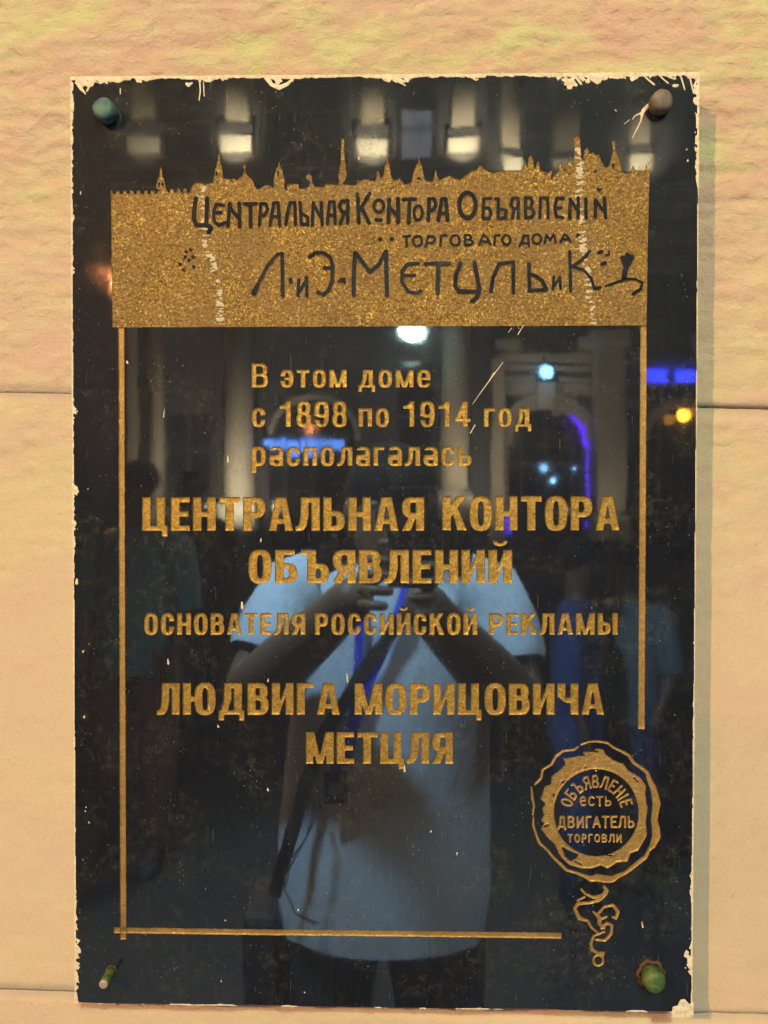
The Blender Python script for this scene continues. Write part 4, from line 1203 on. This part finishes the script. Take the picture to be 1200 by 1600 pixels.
# storey cornices: stepped mouldings
for v, dv, Y, u0, u1, pr in [(253, 7, YF, 170, 764, .75), (264, 9, YF, 170, 764, .55), (278, 6, YF, 170, 764, .7), (290, 12, YF, 170, 764, .4), (318, 30, YF, 170, 764, .2), (372, 12, YF, 170, 764, .35), (400, 70, YF, 170, 764, .12),
                             (288, 8, YR, 764, 1500, .7), (300, 5, YR, 764, 1500, .55), (309, 9, YR, 764, 1500, .65), (324, 14, YR, 764, 1500, .4), (360, 8, YR, 764, 1500, .6), (404, 14, YR, 764, 1500, .6), (562, 7, YR, 915, 1500, .5), (370, 30, YR, 764, 1500, .15)]:
    fbox('cornice', u0, v, u1, v + dv, Y - pr, pr, M['cornice'])


def column(u0, u1, v0, v1, Y, square=False, cap=True):
    a = refl(u0, v0, Y); b = refl(u1, v1, Y); cx = (a.x + b.x) / 2; r_ = abs(b.x - a.x) / 2
    if square:
        o = MB().box((cx - r_, -Y, a.z), (cx + r_, -Y - r_ * 1.2, b.z), .03).build('column', M['facade'], BLD)
    else:
        c = MB(); zs = [b.z, b.z + (a.z - b.z) * .33, a.z]
        c.tube([(cx, -Y - r_, z) for z in zs], [r_, r_ * .985, r_ * .86], 28)
        o = c.build('column', M['facade'], BLD, True)
    if cap:
        MB().box((cx - r_ * 1.25, -Y + .1, a.z), (cx + r_ * 1.25, -Y - 2 * r_, a.z + .45), .05).build('capital', M['trim'], o)
    MB().box((cx - r_ * 1.25, -Y + .12, max(0, b.z - .9)), (cx + r_ * 1.25, -Y - 2 * r_, b.z - .12), .05).build('plinth', M['trim'], o)
    MB().tube([(cx, -Y - r_, b.z - .12), (cx, -Y - r_, b.z - .06), (cx, -Y - r_, b.z)], [r_ * 1.2, r_ * 1.24, r_ * 1.05], 24).build('base_ring', M['trim'], o, True)


column(345, 392, 410, 782, YF - 1.0)
column(228, 252, 410, 790, YF - .7)
column(198, 214, 470, 800, YF - .4, True, False)
column(691, 735, 410, 765, YF - 1.0)
column(932, 978, 540, 800, YR - 1.2, True)
column(765, 786, 560, 805, YR - .8, True, False)
column(1096, 1130, 540, 800, YR - 1.2, True)
# portal: frieze blocks, rusticated jambs, archivolt, keystone
for u0, v0, u1, v1, pr in [(776, 552, 934, 566, .55), (776, 572, 934, 580, .4), (772, 528, 815, 548, .5), (905, 528, 990, 548, .5), (776, 590, 838, 598, .3), (872, 590, 934, 598, .3)]:
    fbox('frieze', u0, v0, u1, v1, YR - pr, pr, M['facade'])
for u0, u1 in ((776, 792), (916, 932)):
    for k in range(8):
        fbox('jamb_stone', u0, 690 + k * 16, u1, 704 + k * 16, YR - .22, .22, M['facade'], bev=.02)
fbox('spandrel_panel', 776, 600, 932, 618, YR - .1, .1, M['facade'])


def archivolt(uc, v_top, ru, Y, w, mt, name='archivolt', dep=.3, a0=0, a1=180, parent=BLD, v_bot=None):
    c = refl(uc, v_top, Y); e = refl(uc + ru, v_top, Y); R_ = e.x - c.x; cz = c.z - R_
    b = MB(); n = 24; prev = None
    for k in range(n + 1):
        an = math.radians(a0 + (a1 - a0) * k / n)
        q = [b.bm.verts.new((c.x + rr * math.cos(an), y, cz + rr * math.sin(an))) for rr, y in ((R_, -Y), (R_ + w, -Y), (R_ + w, -Y - dep), (R_, -Y - dep))]
        if prev:
            for i in range(4): b.bm.faces.new((prev[i], prev[(i + 1) % 4], q[(i + 1) % 4], q[i]))
        else: b.bm.faces.new(q)
        prev = q
    b.bm.faces.new(prev[::-1])
    return b.build(name, mt, parent), c.x, cz, R_


archivolt(854, 640, 60, YR - .3, .28, M['facade'])
archivolt(854, 631, 68, YR - .18, .30, M['trim'], dep=.18)
archivolt(1066, 634, 53, YR - .3, .28, M['facade'])
archivolt(490, 622, 66, YF - .3, .16, M['facade'])
fbox('keystone', 843, 600, 866, 640, YR - .5, .4, M['trim'])
# shop glazing inside the arches
for u0, u1, v0, Y in ((793, 915, 640, YR), (424, 556, 625, YF), (1012, 1120, 634, YR)):
    fbox('shop_glass', u0, v0, u1, 858, Y + .42, .03, M['glass'])
    for k in range(3): fbox('glazing_bar', u0 + (u1 - u0) * (k + .5) / 3 - 1.2, v0, u0 + (u1 - u0) * (k + .5) / 3 + 1.2, 858, Y + .36, .06, M['frame'])
    fbox('transom', u0, 722, u1, 728, Y + .34, .06, M['frame'])
# violet light strips round the portal
o, cx_, cz_, R_ = archivolt(854, 643, 57.5, YR - .34, .10, M['violet_led'], 'light_strip', .05, 5, 52)
for u, v0, v1, w in [(917, 690, 776, 2.6), (911, 668, 690, 4.5), (921, 815, 826, 16), (791, 808, 836, 9)]:
    k = v0
    while k < v1:
        fbox('light_strip', u - w / 2, k, u + w / 2, min(k + 9, v1), YR - .36, .05, M['violet_led']); k += 12

# signs: glowing blocks too far away to read
def sign(name, label, cat, u0, u1, v0, v1, Y, mt, letters):
    a, b = refl(u0, v0, Y), refl(u1, v1, Y)
    r_ = empty(name, ((a.x + b.x) / 2, -Y, b.z), label, cat)
    MB().box((a.x - .05, -Y - .10, b.z - .05), (b.x + .05, -Y - .18, a.z + .05)).build('board', M['iron'], r_)
    n = len(letters); wd = (b.x - a.x) / n; H_ = a.z - b.z; tk = H_ * .26
    for k, c in enumerate(letters):
        if c == ' ': continue
        x = a.x + wd * k; q = MB(); w_ = wd * .86
        q.box((x, -Y, b.z), (x + tk, -Y - .08, a.z))
        if c in 'OH': q.box((x + w_ - tk, -Y, b.z), (x + w_, -Y - .08, a.z))
        if c in 'OE': q.box((x + tk, -Y, a.z - tk), (x + (w_ - tk if c == 'O' else w_), -Y - .08, a.z)); q.box((x + tk, -Y, b.z), (x + (w_ - tk if c == 'O' else w_), -Y - .08, b.z + tk))
        if c in 'HE': q.box((x + tk, -Y, (a.z + b.z - tk) / 2), (x + w_ * .8, -Y - .08, (a.z + b.z + tk) / 2))
        q.build('sign_letter', mt, r_)


sign('neon_sign', 'deep blue glowing sign over the right hand arch across the street', 'sign', 1011, 1088, 577, 597, YR - .9, M['blue_led'], 'EOE HOE')
M['sky_led'].node_tree.nodes['Principled BSDF'].inputs['Emission Strength'].default_value = 9
a, b = refl(408, 684, YF - .5), refl(540, 706, YF - .5)
lb = empty('light_box_sign', ((a.x + b.x) / 2, -YF + .5, b.z), 'pale blue light box sign under the left arch across the street', 'sign')
for k in range(13):
    u0 = 410 + k * 10; u1 = u0 + random.uniform(6.5, 9.5); v1 = 714 if 3 <= k <= 9 and k % 3 else random.uniform(696, 706)
    p, q = refl(u0, random.uniform(683, 689), YF - .5), refl(u1, v1, YF - .5)
    MB().box((p.x, -YF + .5, q.z), (q.x, -YF + .35, p.z), .03).build('light_panel', M['sky_led'], lb)
MB().box((a.x - .1, -YF + .34, b.z - .3), (b.x + .1, -YF + .2, a.z + .1)).build('housing', M['iron'], lb)


def street_lamp(label, u, v, Y, r_, mt, sc=(1, 1, 1), pole=True, name='street_lamp', cat='lamp'):
    p = refl(u, v, Y)
    e = empty(name, (p.x, p.y, 0 if pole else p.z), label, cat)
    MB().ball(p, r_, 16, sc).build('lamp_glass', mt, e, True)
    MB().tube([(p.x, p.y, p.z + r_ * sc[2] * .8), (p.x, p.y, p.z + r_ * sc[2] * 1.1), (p.x, p.y, p.z + r_ * sc[2] * 1.3)], [r_ * .9, r_ * .6, .02], 14).build('lamp_cap', M['iron'], e)
    if pole:
        MB().tube([(p.x, p.y, 0), (p.x, p.y, .5), (p.x, p.y, .55), (p.x, p.y, p.z - r_ * sc[2])], [.09, .08, .045, .035], 12).build('pole', M['iron'], e, True)
    else:
        MB().tube([(p.x, p.y, p.z + r_ * sc[2]), (p.x, p.y - .5, p.z + r_ * sc[2] + .35), (p.x, -Y - 2.2, p.z + r_ * sc[2] + .35)], .035, 8).build('bracket', M['iron'], e, True)
    return e


street_lamp('bright white oval lantern hanging on a bracket between the columns', 645, 519, 23, .32, M['white_led'], (1.15, 1, .85), False)
street_lamp('small icy blue lantern over the keystone of the arch', 855, 583, 25.2, .20, M['cyan_led'], (1, 1, 1.2), False)
street_lamp('round amber lamp glowing inside the right hand arch', 1068, 646, 25.9, .20, M['amber'], (1, 1, 1), False)
street_lamp('copper coloured lamp on a pole, left of everything else in the street', 188, 442, 12, .085, M['copper'])
for u, v, r_, mt in [(848, 730, .10, M['cyan_led']), (863, 749, .09, M['cyan_led']), (897, 731, .05, M['cyan_led']), (868, 648, .10, M['trim'])]:
    p = refl(u, v, YR + .3)
    o = MB().ball(p, r_, 10).build('ceiling_light', mt, BLD)
# flood lights at the feet of the columns and pilasters
def flood(u, v, Y, e, v_aim, Y_aim=25.2, col=(1.0, .88, .62), spot=110):
    lamp('facade_flood_light', 'SPOT', refl(u, v, Y), refl(u, v_aim, Y_aim), e, col, .08, spot, .8)


for u, v, e, Yb in [(368, 236, 330, YF), (581, 236, 330, YF), (726, 236, 360, YF), (801, 264, 260, YR), (1001, 262, 260, YR), (888, 264, 60, YR), (225, 236, 70, YF)]:
    flood(u, v + 6, Yb - 2.4, e * 11, v - 24, Yb - .3, col=(1.0, .86, .56), spot=46)
for u, v, Yb, e, va in [(368, 800, YF, 900, 700), (240, 800, YF - .2, 160, 700), (713, 775, YF, 420, 640), (776, 800, YR, 200, 700), (955, 800, YR, 110, 680), (854, 560, YR, 30, 600)]:
    flood(u, v, Yb - 3.0, e * 2.5, va, Yb)
lamp('facade_wash_light', 'SPOT', (5, -9, 5), (2, -25, 2.6), 4800, (1.0, .84, .62), .5, 62, 1.0)

# ------------------------------------------------------------------ people
def skin_mat(c): return mat('skin', c, .55)


M['skin'] = skin_mat((.105, .066, .038))
M['hair'] = mat('dark_hair', (.008, .007, .006), .85, 0, .2)
M['tee'] = mat('pale_blue_tee', (.46, .56, .62), .85)
m = M['tee']; t = NT(m); t.bump(t.noise(1, 4, .6, vec=t.mapped((11, 11, 5))), .35, .025)
M['jeans'] = mat('dark_trousers', (.02, .022, .03), .85)
M['shoe'] = mat('shoe', (.03, .03, .03), .6)
M['phone'] = mat('phone_body', (.012, .012, .014), .3)
M['lens'] = mat('phone_lens', (.02, .02, .03), .05)
M['lanyard'] = mat('blue_lanyard', (.01, .03, .55), .6)
M['strap'] = mat('black_strap', (.012, .012, .012), .7)
M['eye'] = mat('eye', (.10, .09, .08), .4)


def skinned(name, chains, mt, parent, sub=2):
    """chains: lists of (point, radius); first point of a chain may be the index of an existing vertex"""
    vs, es, rs, roots = [], [], [], []
    for ch in chains:
        prev = None
        for p, r_ in ch:
            if isinstance(p, int): prev = p; continue
            vs.append(tuple(p)); rs.append(r_)
            if prev is not None: es.append((prev, len(vs) - 1))
            else: roots.append(len(vs) - 1)
            prev = len(vs) - 1
    me = bpy.data.meshes.new(name); me.from_pydata(vs, es, [])
    o = link(name, me, mt, parent)
    sk = o.modifiers.new('skin', 'SKIN'); sk.use_smooth_shade = True
    if not me.skin_vertices: bpy.context.view_layer.update()
    for i, r_ in enumerate(rs):
        d = me.skin_vertices[0].data[i]; d.radius = r_ if hasattr(r_, '__len__') else (r_, r_)
        d.use_root = i in roots
    sb = o.modifiers.new('subdivision', 'SUBSURF'); sb.levels = sub; sb.render_levels = sub
    return o


def garment(name, rings, mt, parent, folds=.008, n=40, seed=1, caps=False):
    """rings: (centre, half width, half depth)"""
    b = MB(); R_ = []
    for i, (c, a, d) in enumerate(rings):
        c = Vector(c); ring = []
        for k in range(n):
            an = 2 * math.pi * k / n
            f = 1 + folds * 10 * (float(fbm(np.array(k * .32), np.array(i * .7 + seed), seed, 2)) - .5)
            x = math.copysign(abs(math.cos(an)) ** .85, math.cos(an)) * a * f; y = math.copysign(abs(math.sin(an)) ** .85, math.sin(an)) * d * f
            ring.append(c + Vector((x, y, 0)))
        R_.append(ring)
    b.rings(R_, caps=caps)
    return b.build(name, mt, parent, True)


B = refl
ph = empty('person', (B(605, 800, 1.0).x, -1.02, 0), 'person in pale blue T-shirt photographing the plaque with both hands raised, seen in its polish', 'person')
# skeleton
hip = B(600, 1440, 1.02); hipc = Vector((hip.x, -1.02, .93))
chest = B(612, 1060, 1.03); neck = B(612, 905, 1.02); headc = B(612, 815, .99)
shL = B(452, 945, 1.02); shR = B(770, 950, 1.02)
elL = B(388, 1085, .93); elR = B(812, 1105, .93)
wrL = B(535, 950, .74); wrR = B(672, 955, .74)
paL = B(570, 918, .69); paR = B(652, 928, .69)
fx = hipc.x
chains = [
    [(hipc, .125), (hipc + Vector((0, 0, .16)), .125), (Vector((chest.x, chest.y, 1.18)), .13), (Vector((chest.x, chest.y, 1.34)), .125), (Vector((neck.x, neck.y, 1.43)), .07), (Vector((neck.x, neck.y, 1.455)), .056), (Vector((headc.x, headc.y + .01, 1.505)), .075), (Vector((headc.x, headc.y, 1.58)), .082), (Vector((headc.x, headc.y - .005, 1.65)), .066)],
    [(3, 0), (shL, .062), ((shL + elL) / 2, .058), (elL, .058), ((elL * .6 + wrL * .4), .058), (wrL, .040), (paL, .040)],
    [(3, 0), (shR, .062), ((shR + elR) / 2, .058), (elR, .058), ((elR * .6 + wrR * .4), .058), (wrR, .040), (paR, .040)],
    [(0, 0), (Vector((fx - .10, -1.02, .82)), .095), (Vector((fx - .12, -1.02, .50)), .062), (Vector((fx - .13, -1.04, .10)), .042), (Vector((fx - .13, -.90, .04)), .035)],
    [(0, 0), (Vector((fx + .10, -1.02, .82)), .095), (Vector((fx + .12, -1.02, .50)), .062), (Vector((fx + .13, -1.04, .10)), .042), (Vector((fx + .13, -.90, .04)), .035)]]
# fingers: five unequal chains rooted in each palm, curled round the phone
PHX = CAM[0]; PY = -.6235
for pa, sg in ((paL, -1), (paR, 1)):
    ex = PHX + sg * .036 + .002
    for k, ln in enumerate((.036, .042, .040, .032)):
        z = pa.z + .046 - k * .0225
        chains.append([(Vector((pa.x + sg * .006, pa.y + .012, z - .004)), .0095), (Vector((ex + sg * .014, PY - .012, z + .002)), .0092), (Vector((ex + sg * .010, PY + .016, z + .004)), .0088), (Vector((ex - sg * (ln - .014), PY + .018, z + .003)), .0080)])
    chains.append([(Vector((pa.x, pa.y + .005, pa.z - .01)), .012), (Vector((ex + sg * .010, PY - .025, pa.z + .012)), .0105), (Vector((ex - sg * .014, PY - .020, pa.z + .030)), .0095)])
skinned('body', chains, M['skin'], ph)
cx0 = (shL.x + shR.x) / 2
hemz = B(600, 1475, .92).z
tee = [((fx + .0, -1.02, hemz), .200, .150), ((fx, -1.02, hemz + .07), .206, .152), ((fx, -1.02, hemz + .20), .205, .148), ((fx + .005, -1.02, hemz + .34), .198, .135), ((cx0, -1.03, 1.24), .196, .128), ((cx0, -1.03, 1.33), .200, .122), ((cx0, -1.03, 1.39), .188, .108), ((cx0, -1.03, 1.435), .150, .088), ((neck.x, neck.y, 1.462), .098, .076), ((neck.x, neck.y, 1.470), .078, .068), ((neck.x, neck.y, 1.462), .070, .060)]
tb = MB(); RR = []
for i, (c, a_, d_) in enumerate(tee):
    ring = []
    for k in range(48):
        an = 2 * math.pi * k / 48
        f = 1 + .09 * (float(fbm(np.array(k * .30), np.array(i * .55 + 3.), 3, 3)) - .5) * (1 if i < 7 else .3)
        if i <= 1: f += .02 * math.sin(an * 5)
        ring.append(Vector(c) + Vector((math.copysign(abs(math.cos(an)) ** .85, math.cos(an)) * a_ * f, math.copysign(abs(math.sin(an)) ** .85, math.sin(an)) * d_ * f, 0)))
    RR.append(ring)
tb.rings(RR, caps=False)
for sh, elb, inn in ((shL, elL, 1), (shR, elR, -1)):
    d = (elb - sh)
    tb.tube([sh + Vector((inn * .065, 0, .035)), sh + Vector((inn * .02, 0, .02)), sh + d * .25, sh + d * .52, sh + d * .60], [.078, .084, .078, .076, .070], 18, caps=False)
tb.build('t_shirt', M['tee'], ph, True)
garment('trousers', [((fx, -1.02, .78), .17, .12), ((fx, -1.02, .98), .175, .125)], M['jeans'], ph, .003)
tr = MB()
for s_ in (-1, 1): tr.tube([(fx + s_ * .095, -1.02, .88), (fx + s_ * .105, -1.02, .70), (fx + s_ * .12, -1.02, .48), (fx + s_ * .13, -1.03, .09)], [.11, .098, .078, .066], 18)
tr.build('trouser_leg', M['jeans'], ph, True)
for s_ in (-1, 1): MB().ball((fx + s_ * .13, -.97, .045), .05, 14, (1, 2.6, .9)).build('shoe', M['shoe'], ph, True)
MB().ball((headc.x, headc.y - .022, 1.618), .098, 20, (.92, 1.02, .92)).build('hair', M['hair'], ph, True)
for s_ in (-1, 1):
    MB().ball((headc.x + s_ * .080, headc.y, 1.57), .026, 10, (.4, .8, 1.2)).build('ear', M['skin'], ph, True)
    MB().ball((headc.x + s_ * .031, headc.y + .079, 1.585), .008, 10).build('eye', M['eye'], ph, True)
MB().tube([(headc.x, headc.y + .080, 1.580), (headc.x, headc.y + .100, 1.552), (headc.x, headc.y + .080, 1.545)], [.007, .014, .010], 8).build('nose', M['skin'], ph, True)
MB().ball((headc.x, headc.y + .076, 1.520), .022, 10, (1.1, .4, .3)).build('mouth', mat('lips', (.22, .09, .07), .5), ph, True)
# phone
pz1 = CAM[2] + .016
phone = empty('smartphone', (PHX + .002, PY, pz1 - .147), 'dark smartphone held upright in both hands in front of the plaque', 'phone')
x0p = PHX - .052; x1p = x0p + .0735
x0p = PHX - .018; x1p = x0p + .0735
MB().box((x0p, PY - .004, pz1 - .150), (x1p, PY + .0035, pz1), .003).build('phone_body', M['phone'], phone)
MB().box((x0p + .003, PY + .0037, pz1 - .036), (x0p + .036, PY + .0052, pz1 - .003), .001).build('camera_bump', M['phone'], phone)
MB().box((x0p + .003, PY - .0052, pz1 - .146), (x1p - .003, PY - .0042, pz1 - .004)).build('screen', mat('phone_screen', (.02, .02, .02), .2, 0, .5, (.8, .6, .35), .5), phone)
for dx_, dz_ in ((.011, .011), (.011, .028), (.027, .020)):
    c = Vector((x0p + .003 + dx_ - .002, PY + .0052, pz1 - .003 - dz_ + .002))
    MB().tube([c, c + Vector((0, .0012, 0))], .0062, 18).build('lens_ring', M['lens'], phone)
# lanyard with badge
ly = -.885
lan = empty('lanyard', B(545, 1220, .88), 'blue lanyard with dark badge hanging on the pale blue T-shirt', 'lanyard')
def ribbon(pts, w, mt, name, parent, th=.0015, twist=None):
    b = MB(); prev = None
    for i, p in enumerate(pts):
        p = Vector(p); t_ = (Vector(pts[min(i + 1, len(pts) - 1)]) - Vector(pts[max(i - 1, 0)])).normalized()
        s__ = t_.cross(Vector((0, 1, 0))).normalized() * w / 2
        q = [b.bm.verts.new(x) for x in (p - s__, p + s__, p + s__ + Vector((0, -th, 0)), p - s__ + Vector((0, -th, 0)))]
        if prev:
            for k in range(4): b.bm.faces.new((prev[k], prev[(k + 1) % 4], q[(k + 1) % 4], q[k]))
        else: b.bm.faces.new(q)
        prev = q
    b.bm.faces.new(prev[::-1])
    return b.build(name, mt, parent)
ribbon([B(572, 905, .95), B(562, 960, .900), B(560, 1040, .888), B(552, 1110, .880), B(540, 1200, .866)], .017, M['lanyard'], 'lanyard_band', lan)
ribbon([B(640, 905, .95), B(622, 960, .898), B(598, 1020, .890), B(566, 1090, .880), B(540, 1196, .864)], .019, M['lanyard'], 'lanyard_band', lan)
bp = B(524, 1232, .852); MB().box(bp + Vector((-.020, -.003, -.028)), bp + Vector((.020, .002, .028)), .002).build('badge', M['strap'], lan)
MB().tube([bp + Vector((0, .003, -.002)), bp + Vector((0, .0042, -.002))], .013, 20).build('badge_ring', mat('badge_grey', (.12, .12, .12), .4), lan)
MB().box(bp + Vector((-.010, -.002, .030)), bp + Vector((.010, .003, .044))).build('clip', M['lanyard'], lan)
# bag with strap across the chest
bag = empty('shoulder_bag', B(418, 1400, .95), 'black shoulder bag at the hip with a strap running across the T-shirt', 'bag')
ribbon([B(662, 912, .93), B(628, 968, .892), B(560, 1060, .880), B(505, 1150, .868), B(475, 1230, .860), B(452, 1320, .865), B(430, 1400, .89)], .025, M['strap'], 'strap', bag, .003)
bc = B(412, 1470, .99); MB().box(bc + Vector((-.03, -.10, -.12)), bc + Vector((.04, .08, .09)), .02).build('bag_body', M['strap'], bag)
cord = MB()
for off in (0, 8):
    cord.tube([B(488, 1225, .852), B(492 + off, 1262, .846), B(478, 1310, .842), B(455 - off, 1355, .842), B(447, 1390, .844), B(462, 1425, .848), B(492 + off, 1442, .85)], .0016, 6)
tag(cord.build('earphone_cord', M['strap'], None, True), 'thin black earphone cord looping over the T-shirt above its hem', 'cord')


def bystander(label, u, Y, sc, top, bottom, yaw, cat='person', long=False):
    base = Vector((B(u, 800, Y).x, -Y, 0))
    e = empty('person', base, label, cat, None)
    e.rotation_euler = (0, 0, 0)
    c_, s_ = math.cos(yaw), math.sin(yaw)
    def q(x, y, z): return base + Vector((x * c_ - y * s_, x * s_ + y * c_, z)) * sc
    ch = [[(q(0, 0, .95), .12), (q(0, 0, 1.15), .12), (q(0, 0, 1.36), .12), (q(0, 0, 1.47), .055), (q(0, .01, 1.56), .07), (q(0, .01, 1.65), .08), (q(0, 0, 1.72), .06)],
          [(2, 0), (q(-.18, 0, 1.40), .055), (q(-.25, .0, 1.14), .042), (q(-.24, .07, .90), .028), (q(-.235, .09, .80), .03)],
          [(2, 0), (q(.18, 0, 1.40), .055), (q(.25, .0, 1.14), .042), (q(.22, .10, .92), .028), (q(.21, .13, .83), .03)],
          [(0, 0), (q(-.10, 0, .82), .085), (q(-.11, .02, .48), .06), (q(-.12, -.03, .09), .042), (q(-.12, .1, .04), .035)],
          [(0, 0), (q(.10, 0, .82), .085), (q(.11, .05, .48), .06), (q(.12, .06, .09), .042), (q(.12, .19, .04), .035)]]
    ch = [[(p, r_ * sc) for p, r_ in k] for k in ch]
    skinned('body', ch, M['skin'], e, 1)
    b = MB(); RR = []
    for z, a_, d_ in ((.84, .19, .14), (1.0, .185, .13), (1.15, .18, .125), (1.3, .195, .125), (1.4, .18, .105), (1.45, .10, .08), (1.475, .07, .065)):
        RR.append([q(math.cos(2 * math.pi * k / 28) * a_ * (1 + .03 * math.sin(3 * k + z * 9)), math.sin(2 * math.pi * k / 28) * d_, z) for k in range(28)])
    b.rings(RR, caps=False)
    for s2 in (-1, 1): b.tube([q(s2 * .14, 0, 1.41), q(s2 * .19, 0, 1.38), q(s2 * .225, 0, 1.25), q(s2 * .245, 0, 1.12)], [.07 * sc, .075 * sc, .068 * sc, .066 * sc], 14, caps=False)
    b.build('shirt', top, e, True)
    b = MB()
    for s2 in (-1, 1): b.tube([q(s2 * .085, 0, .96), q(s2 * .10, 0, .80), q(s2 * .11, .03, .48), q(s2 * .12, .02 + .02 * s2, .08)], [.105 * sc, .1 * sc, .078 * sc, .065 * sc], 14)
    b.build('trousers', bottom, e, True)
    for s2 in (-1, 1):
        MB().ball(q(s2 * .12, .06 + s2 * .04, .04), .05 * sc, 12, (1, 2.4, .9)).build('shoe', M['shoe'], e, True)
        MB().ball(q(s2 * .03, .080, 1.635), .008 * sc, 8).build('eye', M['eye'], e, True)
    MB().ball(q(0, -.012, 1.68), .095 * sc, 16, (.95, 1, .95)).build('hair', M['hair'], e, True)
    MB().ball(q(0, .095, 1.615), .015 * sc, 8).build('nose', M['skin'], e, True)


cl = {k: mat('cloth_' + k, c, .9) for k, c in (('teal', (.09, .22, .24)), ('blue', (.02, .05, .17)), ('grey', (.09, .14, .16)), ('brown', (.20, .08, .045)), ('navy', (.02, .04, .12)), ('rust', (.09, .05, .035)))}
bystander('person in teal shirt and brown trousers passing behind the photographer on the left', 215, 3.0, 1.0, cl['teal'], cl['brown'], .3)
bystander('short person in blue clothes behind the photographer, nearest on the right', 903, 2.6, .82, cl['blue'], cl['blue'], -1.2)
bystander('short person in teal grey top and navy trousers just right of the blue figure', 985, 2.9, .80, cl['grey'], cl['navy'], .8)
bystander('person in grey clothes farthest right, cut by the edge of the plaque', 1062, 3.6, .78, cl['grey'], cl['navy'], .0)
bystander('person in rust coloured shirt and dark trousers far off, left of the photographer', 300, 4.6, 1.0, cl['rust'], cl['navy'], .1)
bystander('person in dark clothes walking along the far side of the road', 660, 14.0, 1.0, cl['navy'], cl['navy'], .4)
bystander('person in brown top walking near the arches across the road', 560, 16.0, 1.0, cl['brown'], cl['navy'], .9)
